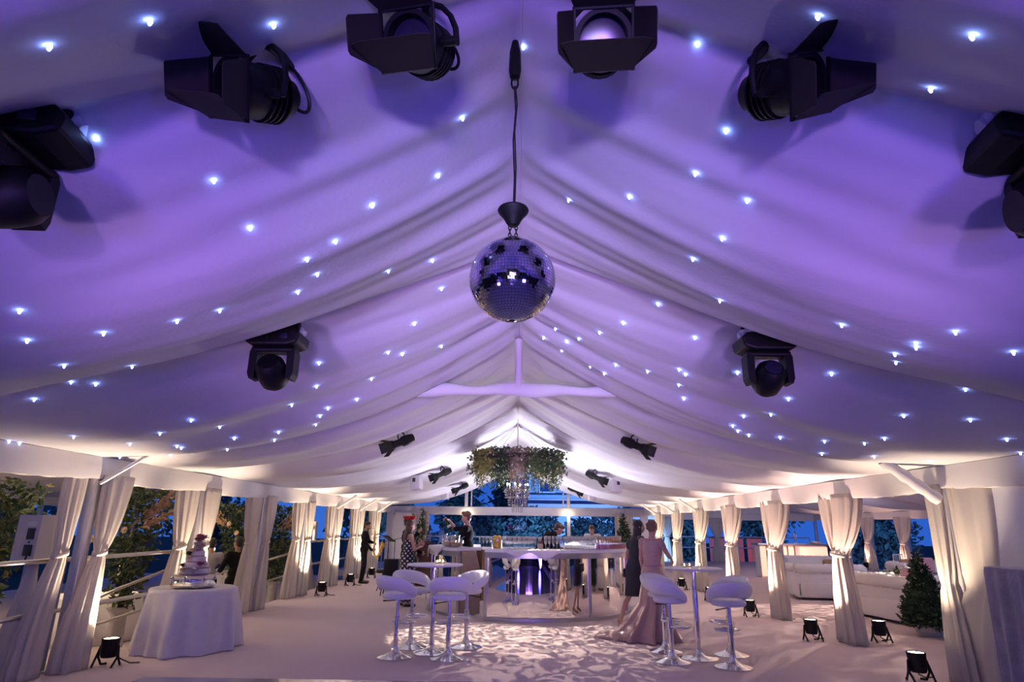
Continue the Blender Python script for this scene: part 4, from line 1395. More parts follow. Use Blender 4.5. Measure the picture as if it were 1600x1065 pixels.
    # clothing
    if outfit == 'suit':
        c = MB()
        torso(c, 0.018)
        for sd in 'lr':
            c.cap(J['sh' + sd], .064 * f, J['el' + sd], .052 * f)
            if sleeve == 'long':
                c.cap(J['el' + sd], .052 * f, J['el' + sd].lerp(J['wr' + sd], .93), .040 * f)
            elif sleeve == 'rolled':
                c.cap(J['el' + sd], .052 * f, J['el' + sd].lerp(J['wr' + sd], .12), .052 * f)
        c.ball(J['pelvis'] - up * 0.02, (.165, .125, .10), 14, 8)
        remeshed(c, 'jacket' if shirt == 'suit' else 'shirt', shirt, t, 0.014, 3)
        if legs:
            c = MB()
            c.ball(J['pelvis'] - Vector((0, 0, .04)), (.163, .115, .11), 14, 8)
            for sd in 'lr':
                c.cap(J['hi' + sd], .095, J['kn' + sd], .070)
                c.cap(J['kn' + sd], .070, J['an' + sd] - Vector((0, 0, 0.01)), .058)
            remeshed(c, 'trousers', trousers, t, 0.014, 3)
            for sd in 'lr':
                s2 = MB().cap(J['an' + sd] - Vector((0, .035, .035)), .043, J['to' + sd] + Vector((0, 0.02, 0.006)), .036)
                o = remeshed(s2, 'shoe', shoes, t, 0.010, 2)
    t['_'] = 0
    del t['_']
    return t, J


def dress_rings(spec, n=64, folds=9, ph=0.0):
    """spec rows: z, cx, cy, rx, ry, fold amp"""
    rings = []
    for (z, cx, cy, rx, ry, fa) in spec:
        rr = []
        for j in range(n):
            a = 2 * PI * j / n
            k = 1 + fa * (math.sin(folds * a + ph + z * 2) * 0.6 + math.sin((folds * 2 - 3) * a + 1.3 * ph) * 0.4)
            rr.append((cx + rx * math.cos(a) * k, cy + ry * math.sin(a) * k, z))
        rings.append(rr)
    return rings


def interp_rows(rows, m=5):
    out = []
    for a, b2 in zip(rows, rows[1:]):
        for i in range(m):
            u = i / m
            u2 = u * u * (3 - 2 * u) * 0.4 + u * 0.6
            out.append(tuple(x + (y - x) * u2 for x, y in zip(a, b2)))
    out.append(rows[-1])
    return out


def add_uv(o, n, k):
    me = o.data
    uvl = me.uv_layers.new(name='uv')
    for p in me.polygons:
        vs_ = [v for v in p.vertices]
        js = [v % n for v in vs_]
        wrap = (max(js) - min(js)) > n / 2
        for li, v in zip(p.loop_indices, vs_):
            j = v % n
            if wrap and j < n / 2: j += n
            co = me.vertices[v].co
            uvl.data[li].uv = (j / n * 0.75, co.z)


# saxophonist
def sax_pose():
    return dict(shl=(-.17, .01, 1.41), ell=(-.27, .10, 1.16), wrl=(-.05, .26, 1.14), shr=(.17, .01, 1.41), elr=(.26, .02, 1.15), wrr=(.10, .24, .92),
                head=(0, .04, 1.62), pnl=(0, -.4, -1), pnr=(-.7, -.5, 0), hdl=(.6, .5, -.1), hdr=(-.4, .8, .2))


p, J = person('person in a dark suit playing a saxophone beside the left curtains', (-4.32, 18.3, 0), R(-82), 1.66, sax_pose(), skin='skin_dark', beard=True, curl=(0.8, 0.8), nod=-0.15)
sx_ = thing('saxophone', 'brass saxophone held by the person in the dark suit', 'saxophone', (-4.32, 18.3, 0), R(-82))
sx_.scale = (1.66 / 1.75,) * 3
path = [(0.0, .15, 1.545), (0.0, .20, 1.56), (0.01, .26, 1.53), (0.02, .29, 1.45), (0.03, .29, 1.30), (0.05, .29, 1.05), (0.06, .30, .84), (0.07, .34, .76), (0.07, .40, .755), (0.07, .45, .80), (0.06, .48, .92), (0.05, .51, 1.04), (0.045, .55, 1.12)]
rad = [.006, .008, .010, .014, .018, .024, .030, .034, .038, .042, .050, .066, .09]
MB().tube(path, rad, 14).build('body', 'brass', sx_)
MB().lathe([(0, 0), (0.088, 0.0), (0.098, 0.008), (0.09, 0.012), (0, -0.06)], 16, M=Matrix.Translation((0.045, .55, 1.12)) @ Matrix.Rotation(R(-25), 4, 'X')).build('bell', 'brass', sx_)
kb = MB()
for i in range(9):
    kb.lathe([(0, 0), (0.016, 0), (0.016, 0.008), (0, 0.01)], 10, M=Matrix.Translation((0.045 + 0.002 * i, .315, 1.38 - 0.06 * i)) @ Matrix.Rotation(R(-90), 4, 'X'))
kb.tube([(0.0, .30, 1.4), (0.03, .31, .85)], 0.004, 5)
kb.build('keywork', 'brass', sx_)
MB().tube([(0, .10, 1.54), (0.0, .16, 1.55)], [.008, .011], 8).build('mouthpiece', 'black_plastic', sx_)

# woman in polka dots
pp = dict(ell=(-.22, .10, 1.15), wrl=(-.06, .26, 1.22), elr=(.23, .06, 1.14), wrr=(.12, .27, 1.20), head=(0, .03, 1.62), pnl=(.4, -.6, 0), pnr=(-.4, -.6, 0), hdl=(.2, .5, .8), hdr=(-.2, .5, .8))
p, J = person('person in a black and white polka dot dress raising a glass', (-2.24, 13.35, 0), R(-62), 1.68, pp, female=True, hair='hair_brown', hairstyle='long', outfit='dress', curl=(0.9, 0.9), nod=-0.1)
rows = interp_rows([(0.10, 0, 0, .15, .12, .06), (0.45, 0, 0.01, .15, .125, .05), (0.80, 0, 0, .175, .15, .02), (0.96, 0, -.01, .178, .155, .0), (1.10, 0, 0, .135, .11, 0), (1.24, 0, .02, .158, .135, 0), (1.34, 0, .02, .150, .125, 0)])
o = MB().loft(dress_rings(rows, 64), 64).build('dress', 'polka', p, angle=180)
add_uv(o, 64, len(rows))
for s_ in (-1, 1):
    MB().tube([(s_ * .11, .12, 1.33), (s_ * .115, .05, 1.47), (s_ * .11, -.06, 1.46), (s_ * .10, -.11, 1.33)], 0.012, 6).build('strap', 'navy', p)
    remeshed(MB().cap((s_ * .10, -.05, .045), .04, (s_ * .115, .16, .03), .034), 'shoe', 'shoe', p, 0.012, 2)
hat = thing('hair_ornament', 'red flower fascinator on the head of the person in polka dots', 'hair ornament', (-2.24, 13.35, 0), R(-62))
hat.scale = (1.68 / 1.75,) * 3
rnd = random.Random(9)
for i in range(7):
    mb = MB()
    cx, cy = 0.085 * math.cos(i * 0.9) * (i > 0), -0.01 + 0.075 * math.sin(i * 0.9) * (i > 0)
    for k in range(9):
        a = k * 2 * PI / 9 + i
        mb.leaf((cx, cy, 1.745), (math.cos(a), math.sin(a), 0.5 + 0.9 * ((k + i) % 3) / 2), (0, 0, 1), 0.11, 0.08)
    mb.build('petal_cluster', 'red', hat, smooth=False)
fl = thing('champagne_flute', 'champagne flute held by the person in polka dots', 'glass', (-2.24, 13.35, 0), R(-62))
fl.scale = (1.68 / 1.75,) * 3
MB().lathe([(0, 0), (0.03, 0.002), (0.004, 0.01), (0.004, 0.09), (0.022, 0.13), (0.026, 0.20), (0.024, 0.205), (0.02, 0.13), (0, 0.10)], 14, c=(0.03, .34, 1.22)).build('glass', 'glass', fl)

# double bass player behind her
bp = dict(ell=(-.30, .12, 1.22), wrl=(-.16, .30, 1.42), elr=(.28, .10, 1.12), wrr=(.10, .34, .98), pnr=(-.8, 0, 0), pnl=(.5, -.5, 0))
p, J = person('person in black playing the double bass behind the polka dot dress', (-2.50, 14.6, 0), R(-70), 1.74, bp, hair='hair_black', curl=(0.8, 0.8), detail=0.011)
db = thing('double_bass', 'dark red double bass upright behind the person in polka dots', 'double bass', (-2.02, 14.72, 0.12), R(200))
out = []
for i in range(40):
    a = 2 * PI * i / 40
    z = 0.55 + 0.55 * math.sin(a)
    w = 0.33 * abs(math.cos(a)) ** 0.7 * (1.0 if z < 0.5 else (0.62 if z < 0.75 else 0.8))
    out.append((math.copysign(w, math.cos(a)), z))
tilt = Matrix.Rotation(R(10), 4, 'X')
ob = MB().prism(out, -0.10, 0.10, tilt @ Matrix.Rotation(R(90), 4, 'X')).build('body', 'red', db, smooth=False, fixn=True)
ob.data.materials.clear(); ob.data.materials.append(mat('bass_wood', (0.06, 0.010, 0.008), 0.3, var=0.3))
nk = MB().tube([tilt @ Vector((0, -0.12, 0.55)), tilt @ Vector((0, -0.12, 1.1)), tilt @ Vector((0, -0.08, 1.72))], [0.03, 0.026, 0.02], 8)
nk.build('neck', 'wood', db)
MB().tube([tilt @ Vector((0, -0.08 - 0.035 * math.sin(q), 1.74 + 0.035 * (1 - math.cos(q)))) for q in [k * 0.5 for k in range(10)]], 0.02, 8).build('scroll', 'wood', db)
MB().tube([tilt @ Vector((0, 0, 0.02)), (0, 0.0, -0.12)], 0.012, 6).build('end_pin', 'steel', db)
for z in (1.66, 1.70):
    MB().tube([tilt @ Vector((-0.07, -0.08, z)), tilt @ Vector((0.07, -0.08, z))], 0.008, 6).build('tuning_peg', 'steel', db)

# bartenders
bt = dict(shl=(-.17, .02, 1.41), ell=(-.26, .16, 1.22), wrl=(-.16, .36, 1.02), shr=(.17, .02, 1.42), elr=(.23, .30, 1.40), wrr=(.14, .44, 1.57), pnr=(-.2, .3, -1), hdr=(-.4, .7, .5), pnl=(0, 0, -1), head=(0, .05, 1.63))
p, J = person('person in a black shirt lifting a dark bottle behind the left bar counter', (-1.0, 13.15, 0.06), R(82), 1.80, bt, hair='hair_auburn', sleeve='rolled', shirt='suit', curl=(0.4, 1.1), nod=-0.1)
bo = thing('champagne_bottle', 'dark champagne bottle tilted in the hand of the person in a black shirt', 'bottle', (-1.0, 13.15, 0.06), R(82))
bo.scale = (1.8 / 1.75,) * 3
Mb = Matrix.Translation((.09, .50, 1.62)) @ Euler((R(-28), R(0), 0)).to_matrix().to_4x4() @ Matrix.Rotation(PI, 4, 'X')
MB().lathe([(0, 0.30), (0.03, 0.31), (0.042, 0.30), (0.043, 0.12), (0.035, 0.07), (0.016, 0.03), (0.014, -0.02), (0, -0.022)], 16, M=Mb).build('body', 'bottle_green', bo)
MB().lathe([(0.0438, 0.16), (0.0446, 0.16), (0.0446, 0.21), (0.0438, 0.21)], 16, M=Mb).build('label', 'label', bo)
MB().lathe([(0, -0.024), (0.016, -0.024), (0.017, 0.0), (0.017, 0.03), (0.014, 0.03)], 12, M=Mb).build('foil', 'foil', bo)
bt2 = dict(pelvis=(0, 0, .93), waist=(0, .08, 1.06), chest=(0, .22, 1.21), neck=(0, .34, 1.31), head=(0, .44, 1.40), shl=(-.17, .27, 1.30), shr=(.17, .27, 1.30), ell=(-.24, .34, 1.05), wrl=(-.14, .52, .98), elr=(.24, .34, 1.05), wrr=(.14, .52, .98), pnl=(0, 0, -1), pnr=(0, 0, -1))
p, J = person('person in a black jacket bending over the glasses on the bar', (0.42, 13.0, 0.10), R(-75), 1.78, bt2, hair='hair_brown', nod=-0.7, curl=(0.7, 0.7))
bt3 = dict(chest=(0, .08, 1.28), neck=(0, .13, 1.43), head=(0, .19, 1.55), ell=(-.25, .10, 1.10), wrl=(-.14, .32, 1.0), elr=(.25, .10, 1.10), wrr=(.14, .32, 1.0), shl=(-.17, .10, 1.38), shr=(.17, .10, 1.38))
p, J = person('person in dark waistcoat and white shirt standing behind the right end of the bar', (2.02, 17.2, 0), R(165), 1.70, bt3, hair='hair_brown', nod=-0.3, shirt='shirt_white', detail=0.012)
wc = MB()
up = (J['chest'] - J['pelvis']).normalized()
wc.ball(J['chest'] - Vector((0, 0, .03)), (.172, .14, .17), 14, 10); wc.ball(J['waist'], (.155, .13, .14), 14, 10); wc.ball(J['pelvis'], (.18, .14, .08), 14, 10)
remeshed(wc, 'waistcoat', 'navy', p, 0.014, 2)

# two women on the right
w1 = dict(pelvis=(0, .05, .97), waist=(0, .08, 1.11), chest=(0, .10, 1.30), neck=(0, .12, 1.47), head=(0, .16, 1.62), shl=(-.155, .10, 1.41), shr=(.155, .10, 1.41),
          ell=(-.21, .02, 1.15), wrl=(-.22, .06, .93), elr=(.20, .22, 1.18), wrr=(.05, .36, 1.10), hil=(-.09, .05, .94), hir=(.09, .05, .94),
          knl=(-.09, -.02, .52), anl=(-.09, -.22, .13), tol=(-.10, -.08, .035), knr=(.08, .14, .52), anr=(.08, .08, .12), tor=(.09, .22, .035), pnl=(1, 0, 0), pnr=(-.5, 0, -.5))
p, J = person('person in a dark knee-length dress leaning in to embrace beside the bar', (1.95, 11.0, 0), R(-70), 1.72, w1, female=True, hair='hair_black', hairstyle='long', outfit='dress', curl=(1.0, 0.5), gaze=-0.3)
rows = interp_rows([(0.50, -.005, .0, .155, .155, .03), (0.72, 0, .03, .165, .155, .02), (0.96, 0, .04, .175, .15, 0), (1.11, 0, .08, .135, .115, 0), (1.27, 0, .11, .158, .145, 0), (1.40, 0, .11, .155, .115, 0), (1.455, 0, .115, .10, .085, 0)])
MB().loft(dress_rings(rows, 48, 7), 48).build('dress', 'navy', p, angle=180)
for sd in 'lr':
    remeshed(MB().cap(J['sh' + sd], .062, J['sh' + sd].lerp(J['el' + sd], .55), .055), 'sleeve', 'navy', p, 0.012, 2)
for sd in 'lr':
    sh = MB().cap(J['to' + sd] + Vector((0, -.05, .02)), .032, J['to' + sd] + Vector((0, .03, -.005)), .026)
    sh.cap(J['an' + sd] - Vector((0, .03, .035)), .030, J['to' + sd] + Vector((0, -.05, .012)), .026)
    sh.cap(J['an' + sd] - Vector((0, .045, .05)), .012, Vector((J['an' + sd].x, J['an' + sd].y - .05, .012)), .008)
    remeshed(sh, 'shoe', 'shoe_gold', p, 0.008, 2)
bgp = thing('clutch_bag', 'dark rounded clutch bag in the hand of the person in the dark dress', 'bag', (1.95, 11.0, 0), R(-70))
MB().box((-.245, .06, .83), (.07, .21, .15), bev=0.03).build('body', 'navy', bgp)
MB().box((-.245, .06, .905), (.03, .2, .014), bev=0.005).build('clasp', 'steel', bgp)

w2 = dict(head=(0.02, .03, 1.62), ell=(-.20, .02, 1.14), wrl=(-.20, .10, .90), elr=(.24, .10, 1.20), wrr=(.16, .34, 1.16), pnl=(1, 0, 0), pnr=(-.6, 0, -.6), hdr=(-.1, .7, -.35))
p, J = person('person in a long rose gown standing beside the right bar stools', (2.06, 9.95, 0), R(-38), 1.70, w2, female=True, hair='hair_blonde', hairstyle='updo', outfit='dress', curl=(0.6, 0.4), gaze=0.3)
rows = interp_rows([(0.012, -.12, -.12, .50, .42, .24), (0.10, -.11, -.11, .44, .38, .22), (0.28, -.06, -.07, .32, .28, .17), (0.50, -.01, -.03, .215, .19, .09), (0.78, 0, -.01, .185, .16, .02), (0.97, 0, -.01, .178, .155, .0), (1.06, 0, 0, .145, .12, 0)])
MB().loft(dress_rings(rows, 96, 11), 96).build('skirt', 'rose_silk', p, angle=180)
tr = []
for i in range(15):      # train swept to the side
    u = i / 14
    c = Vector((-.18 - .62 * u, -.22 - .20 * u, 0.012))
    hw = 0.34 * (1 - 0.65 * u); hh_ = 0.22 * (1 - u) ** 1.3 + 0.035
    rr = []
    for j in range(28):
        a = 2 * PI * j / 28
        k = 1 + 0.10 * math.sin(6 * a + i)
        zz = max(0.0, math.sin(a)) * hh_ * k
        dd = Vector((-.31, .95, 0))
        q = c + dd * math.cos(a) * hw * k
        rr.append((q.x, q.y, 0.006 + zz))
    tr.append(rr)
MB().loft(tr, 28).build('train', 'rose_silk', p, angle=180)
rows = interp_rows([(1.03, 0, 0, .146, .118, .01), (1.12, 0, 0, .134, .112, .01), (1.25, 0, .02, .158, .142, .01), (1.36, 0, .015, .158, .125, .01), (1.43, 0, .0, .13, .095, .01)])
MB().loft(dress_rings(rows, 48, 14), 48).build('bodice', 'lace', p, angle=180)
for sd in 'lr':
    remeshed(MB().cap(J['sh' + sd], .060, J['sh' + sd].lerp(J['el' + sd], .35), .052), 'cap_sleeve', 'lace', p, 0.012, 2)
MB().tube([(.15 * math.cos(a), .125 * math.sin(a), 1.06) for a in [2 * PI * i / 24 for i in range(24)]], 0.014, 6, closed=True).build('waist_sash', 'cushion_pink', p)

# guests on the lower dining floor
p, J = person('person in a pale grey shirt standing on the lower floor behind the cake', (-6.12, 12.95, LOW), R(20), 1.72, dict(elr=(.27, .10, 1.18), wrr=(.12, .25, 1.10)), hair='hair_black', shirt='shirt_grey', trousers='suit', detail=0.012)
p, J = person('person in dark clothes standing on the lower floor left of the third post', (-5.50, 12.75, LOW), R(60), 1.76, dict(ell=(-.26, .10, 1.14), wrl=(-.10, .26, 1.2)), hair='hair_black', detail=0.012, skin='skin_dark')
SEAT = dict(pelvis=(0, 0, .52), waist=(0, -.01, .66), chest=(0, .01, .86), neck=(0, .02, 1.03), head=(0, .05, 1.19), shl=(-.175, .01, .97), shr=(.175, .01, .97), ell=(-.24, .06, .70), wrl=(-.12, .28, .74), elr=(.24, .06, .70), wrr=(.12, .28, .74),
            hil=(-.09, .02, .51), hir=(.09, .02, .51), knl=(-.11, .42, .50), knr=(.11, .42, .50), anl=(-.11, .40, .085), anr=(.11, .40, .085), tol=(-.11, .56, .03), tor=(.11, .56, .03))
chair_me = None


def chiavari(loc, rz, label, m='white_paint', group=None):
    t = thing('banquet_chair', label, 'chair', loc, rz, group)
    MB().box((0, 0, .45), (.40, .40, .03), bev=0.01).build('seat', 'linen', t)
    for sx2 in (-1, 1):
        MB().tube([(sx2 * .18, .18, 0), (sx2 * .18, .18, .44)], 0.014, 8).build('leg', m, t)
        MB().tube([(sx2 * .18, -.18, 0), (sx2 * .18, -.18, .44), (sx2 * .18, -.22, .92)], 0.014, 8).build('leg', m, t)
    bk = MB()
    bk.tube([(-.18, -.22, .92), (.18, -.22, .92)], 0.014, 8); bk.tube([(-.18, -.20, .66), (.18, -.20, .66)], 0.011, 8)
    for x in (-.11, -.037, .037, .11):
        bk.tube([(x, -.20, .66), (x, -.22, .92)], 0.008, 6)
    bk.build('backrest', m, t)
    return t


SG = [(-5.75, 6.15, 20, 'shirt_white', 'hair_brown', 'seated person in a white shirt at the lower left edge'),
      (-6.3, 6.9, -40, 'suit', 'hair_black', 'seated person in dark clothes behind the white loudspeaker stand'),
      (-6.75, 16.45, 120, 'shirt_grey', 'hair_black', 'seated person in grey beyond the carpeted steps'),
      (-6.9, 17.5, 60, 'suit', 'hair_brown', 'seated person in dark clothes beyond the carpeted steps')]
for x, y, a, shm, hm, lb in SG:
    person(lb, (x, y, LOW), R(a), 1.72, SEAT, hair=hm, shirt=shm, detail=0.014)
    chiavari((x, y, LOW), R(a), 'pale banquet chair under the ' + lb, group='banquet chairs in the dining area')
# pair outside the far gable
person('person all in white outside the far gable, left of the pair', (-3.75, 27.2, -0.1), R(-60), 1.70, None, female=True, hair='hair_brown', hairstyle='long', shirt='shirt_white', trousers='shirt_white', detail=0.014)
person('person in white shirt and dark trousers outside the far gable, right of the pair', (-3.2, 27.2, -0.1), R(80), 1.76, dict(elr=(.26, .14, 1.2), wrr=(.10, .3, 1.3)), hair='hair_brown', shirt='shirt_white', trousers='suit', detail=0.014)

# ================================================================== BAR
BC = (0.25, 13.45)
BR = 2.0
A = R


def bar_section(label, a0, a1, panels, end_panel=None):
    t = thing('bar_counter', label, 'bar', (BC[0], BC[1], 0))
    c = (0, 0)
    MB().ring_sector(c, 1.42, 2.06, a0, a1, 1.125, 1.175, 40).build('worktop', 'white_paint', t)
    MB().ring_sector(c, 1.98, 2.045, a0, a1, 1.03, 1.124, 40).build('fascia', 'steel', t)
    MB().ring_sector(c, 1.55, 1.965, a0, a1, 0.0, 1.10, 40).build('carcass', 'light_wood', t)
    MB().ring_sector(c, 1.97, 2.03, a0, a1, 0.0, 0.055, 40).build('plinth', 'steel', t)
    for p0, p1 in panels:
        MB().ring_sector(c, 1.972, 1.985, p0 + 0.004, p1 - 0.004, 0.056, 1.03, 24).build('mirror_panel', 'mirror', t, angle=50)
    js = sorted({q for pr in panels for q in pr})
    for q in js:
        MB().ring_sector(c, 1.97, 2.005, q - 0.014, q + 0.014, 0.055, 1.03, 2).build('joint_strip', 'steel', t)
    if end_panel is not None:
        M = Matrix.Rotation(end_panel, 4, 'Z')
        MB().prism([(1.46, 0.02), (1.96, 0.0), (1.96, 1.12), (1.60, 1.12), (1.46, 0.75)], -0.02, 0.02, M @ Matrix.Rotation(R(90), 4, 'X')).build('end_panel', 'light_wood', t, smooth=False)
    return t


bar_section('mirrored curved bar counter with steel trim in the centre', A(-113.6), A(60), [(A(-113.6), A(-58)), (A(-58), A(-18)), (A(-18), A(22)), (A(22), A(60))])
bar_section('shorter mirrored curved bar counter on the left with brown end panel', A(-222), A(-131), [(A(-222), A(-177)), (A(-177), A(-131))], A(-131) + 0.01)
# back counter inside the ring
t = thing('back_counter', 'curved back counter inside the bar holding rows of glasses', 'counter', (BC[0], BC[1], 0))
MB().ring_sector((0, 0), 1.50, 2.0, A(65), A(133), 0.0, 1.06, 30).build('carcass', 'wood', t)
MB().ring_sector((0, 0), 1.46, 2.04, A(64), A(134), 1.06, 1.10, 30).build('worktop', 'white_paint', t)

# cloths over the bar edge: kite-shaped napkins that fold over the rim
def rim_napkin(ang, w, drop, label, r0=1.72, z=1.177, grp='white napkins over the bar edge'):
    n = 14
    P = []
    rows = [(r0, z + 0.002), (1.9, z + 0.002), (2.045, z + 0.003), (2.068, z - 0.012)]
    for i in range(n + 1):
        u = i / n * 2 - 1
        a = ang + u * w / 2.05
        dl = drop * (1 - abs(u)) ** 0.9 + 0.015
        for (r_, zz) in rows:
            P.append((BC[0] + r_ * math.cos(a), BC[1] + r_ * math.sin(a), zz + 0.003 * math.sin(i * 2)))
        for q in range(1, 5):
            rr = 2.07 + 0.012 * math.sin(i * 1.4) * q / 4
            P.append((BC[0] + rr * math.cos(a), BC[1] + rr * math.sin(a), z - 0.012 - dl * q / 4))
    o = MB().grid(P, n + 1, 8).build('napkin', 'linen', angle=180)
    so = o.modifiers.new('thick', 'SOLIDIFY'); so.thickness = 0.004
    return tag(o, label, 'napkin', grp)


rim_napkin(A(-97), 0.24, 0.10, 'white napkin folded over the bar edge beneath the wine glasses')
rim_napkin(A(-83), 0.27, 0.15, 'longest white napkin hanging in a point over the bar edge')
rim_napkin(A(-150), 0.26, 0.14, 'white napkin hanging over the left counter edge nearest the end panel')
rim_napkin(A(-172), 0.22, 0.20, 'white napkin hanging over the far left of the left counter')


# glassware
def protos():
    P = {}
    P['flute'] = [('glass', MB().lathe([(0, 0.0), (0.03, 0.002), (0.03, 0.004), (0.004, 0.010), (0.004, 0.085), (0.020, 0.115), (0.0265, 0.17), (0.0245, 0.235), (0.0235, 0.235), (0.025, 0.17), (0.018, 0.117), (0, 0.10)], 12).mesh('glass', 'glass', angle=180))]
    P['wine'] = [('glass', MB().lathe([(0, 0.0), (0.036, 0.002), (0.036, 0.004), (0.005, 0.010), (0.004, 0.09), (0.030, 0.115), (0.042, 0.16), (0.035, 0.225), (0.034, 0.225), (0.040, 0.16), (0.028, 0.117), (0, 0.10)], 12).mesh('glass', 'glass', angle=180))]
    P['orange'] = [P['flute'][0], ('drink', MB().lathe([(0, 0.102), (0.017, 0.118), (0.0245, 0.17), (0.0235, 0.222), (0, 0.222)], 12).mesh('drink', 'juice'))]
    P['red'] = [('glass', MB().lathe([(0, 0.0), (0.032, 0.0), (0.035, 0.11), (0.0335, 0.11), (0.031, 0.006), (0, 0.006)], 12).mesh('glass', 'glass', angle=60)), ('drink', MB().lathe([(0, 0.007), (0.0305, 0.007), (0.0325, 0.088), (0, 0.088)], 12).mesh('drink', 'red_drink'))]
    return P


GP_ = protos()


def put_glass(kind, ang, r_, z, label, group, name=None):
    loc = (BC[0] + r_ * math.cos(ang), BC[1] + r_ * math.sin(ang), z)
    parts = GP_[kind]
    if len(parts) == 1:
        o = bpy.data.objects.new(name, parts[0][1]); COL.objects.link(o); o.location = loc
        return tag(o, label, 'glass', group)
    t_ = thing(name, label, 'glass', loc, group=group)
    for nm, me in parts:
        o = bpy.data.objects.new(nm, me); COL.objects.link(o); o.parent = t_
    return t_


TZ = 1.1755
for row, r_ in enumerate((1.96, 1.89, 1.82)):
    for i in range(6):
        put_glass('wine', A(-103.5 + i * 2.5 + row * 0.7), r_, TZ, 'empty wine glass in the cluster beside the vase of lemons', 'wine glasses on the bar', 'wine_glass')
for row, r_ in enumerate((1.95, 1.88, 1.81)):
    for i in range(5):
        put_glass('flute', A(-82.5 + i * 2.1 + row * 0.6), r_, TZ, 'tall empty flute in front of the bending person', 'tall flutes on the bar', 'champagne_flute')
for row, r_ in enumerate((1.97, 1.90, 1.83, 1.76)):
    for i in range(9):
        put_glass('flute', A(-70.5 + i * 2.2 + row * 0.5), r_, TZ, 'empty champagne flute in the ranks left of the orange drinks', 'ranked empty flutes on the bar', 'champagne_flute')
for row, r_ in enumerate((1.87, 1.80)):
    for i in range(16):
        put_glass('orange', A(-50.0 + i * 2.6 + row * 0.8), r_, TZ, 'flute of orange drink in the rows on the right of the bar', 'orange drinks on the bar', 'champagne_flute')
for i in range(16):
    put_glass('red', A(-51.0 + i * 2.5), 1.955, TZ, 'tumbler of red drink in the front row on the right of the bar', 'red drinks on the bar', 'tumbler')
for row, r_ in enumerate((1.58, 1.68, 1.78, 1.88)):
    for i in range(9):
        put_glass('flute', A(78 + i * 5.6 + row * 1.2), r_, 1.1005, 'empty glass in the rows on the back counter', 'glasses on the back counter', 'champagne_flute')

# vase of lemons
vx, vy = -0.36, 11.76
t = thing('glass_vase', 'square-shouldered glass vase filled with lemons on the bar', 'vase', (vx, vy, TZ))
MB().lathe([(0, 0), (0.085, 0), (0.09, 0.21), (0.087, 0.21), (0.082, 0.006), (0, 0.006)], 20).build('glass', 'vase_glass', t, angle=60)
lem = MB().lathe([(0, -0.042), (0.008, -0.038), (0.022, -0.025), (0.029, 0), (0.022, 0.025), (0.008, 0.038), (0, 0.042)], 12).mesh('lemon', 'lemon')
rnd = random.Random(4)
for lv in range(5):
    for i in range(4 if lv % 2 == 0 else 3):
        a = i * 2 * PI / (4 if lv % 2 == 0 else 3) + lv * 0.6
        rr = 0.046
        o = bpy.data.objects.new('lemon', lem); COL.objects.link(o)
        o.location = (vx + rr * math.cos(a), vy + rr * math.sin(a), TZ + 0.038 + lv * 0.043)
        o.rotation_euler = (rnd.uniform(0, 3), rnd.uniform(0, 3), rnd.uniform(0, 3))
        tag(o, 'lemon stacked in the glass vase on the bar', 'lemon', 'lemons in the vase')
# basket of bar tools
t = thing('utensil_rack', 'small wooden rack of utensils in front of the bending person', 'rack', (0.42, 11.72, TZ))
MB().box((0, 0, 0.05), (0.10, 0.08, 0.1), bev=0.01).build('box', 'light_wood', t)
for i in range(4):
    MB().tube([(-0.035 + i * 0.023, 0, 0.05), (-0.04 + i * 0.027, 0.005, 0.16)], 0.008, 6).build('handle', 'wood', t)
# punch bowls and ice bucket on the left counter
for i, (an, lb) in enumerate(((-147, 'glass punch bowl of orange drink left of its twin on the left counter'), (-139, 'glass punch bowl of orange drink nearest the brown end panel'))):
    an = A(an)
    t = thing('punch_bowl', lb, 'bowl', (BC[0] + 1.84 * math.cos(an), BC[1] + 1.84 * math.sin(an), TZ), group='punch bowls')
    MB().lathe([(0, 0), (0.06, 0.0), (0.10, 0.03), (0.125, 0.08), (0.128, 0.125), (0.125, 0.125), (0.12, 0.08), (0.095, 0.034), (0, 0.008)], 20).build('glass', 'glass', t, angle=80)
    MB().lathe([(0, 0.01), (0.09, 0.034), (0.117, 0.078), (0.118, 0.09), (0, 0.092)], 20).build('punch', 'punch', t)
    MB().tube([(0.05, 0, 0.09), (0.10, 0.02, 0.17), (0.14, 0.03, 0.20)], 0.005, 6).build('ladle', 'steel', t)
an = A(-152)
t = thing('ice_bucket', 'glass ice bucket behind the punch bowls under the bottle', 'bucket', (BC[0] + 1.66 * math.cos(an), BC[1] + 1.66 * math.sin(an), TZ))
MB().lathe([(0, 0), (0.075, 0), (0.10, 0.22), (0.096, 0.22), (0.072, 0.006), (0, 0.006)], 20).build('bucket', 'glass', t, angle=60)
MB().lathe([(0.099, 0.205), (0.104, 0.205), (0.104, 0.222), (0.099, 0.222), (0.099, 0.205)], 20).build('rim', 'chrome', t)
for i, (an, kk) in enumerate(((-163, 0.2), (-168, 0.24), (-174, 0.18), (-160, 0.16))):
    an = A(an)
    t = thing('jug', 'clear glass jug number %s from the left on the left counter' % ORD[{2: 0, 1: 1, 0: 2, 3: 3}[i]], 'jug', (BC[0] + 1.75 * math.cos(an), BC[1] + 1.75 * math.sin(an), TZ), group='jugs on the left counter')
    MB().lathe([(0, 0), (0.05, 0), (0.058, kk * 0.5), (0.045, kk * 0.85), (0.05, kk), (0.047, kk), (0.042, kk * 0.85), (0.055, kk * 0.5), (0.047, 0.006), (0, 0.006)], 16).build('glass', 'glass', t, angle=80)
    MB().tube([(0.045, 0, kk * 0.85), (0.09, 0, kk * 0.7), (0.085, 0, kk * 0.35), (0.056, 0, kk * 0.3)], 0.006, 6).build('handle', 'glass', t)

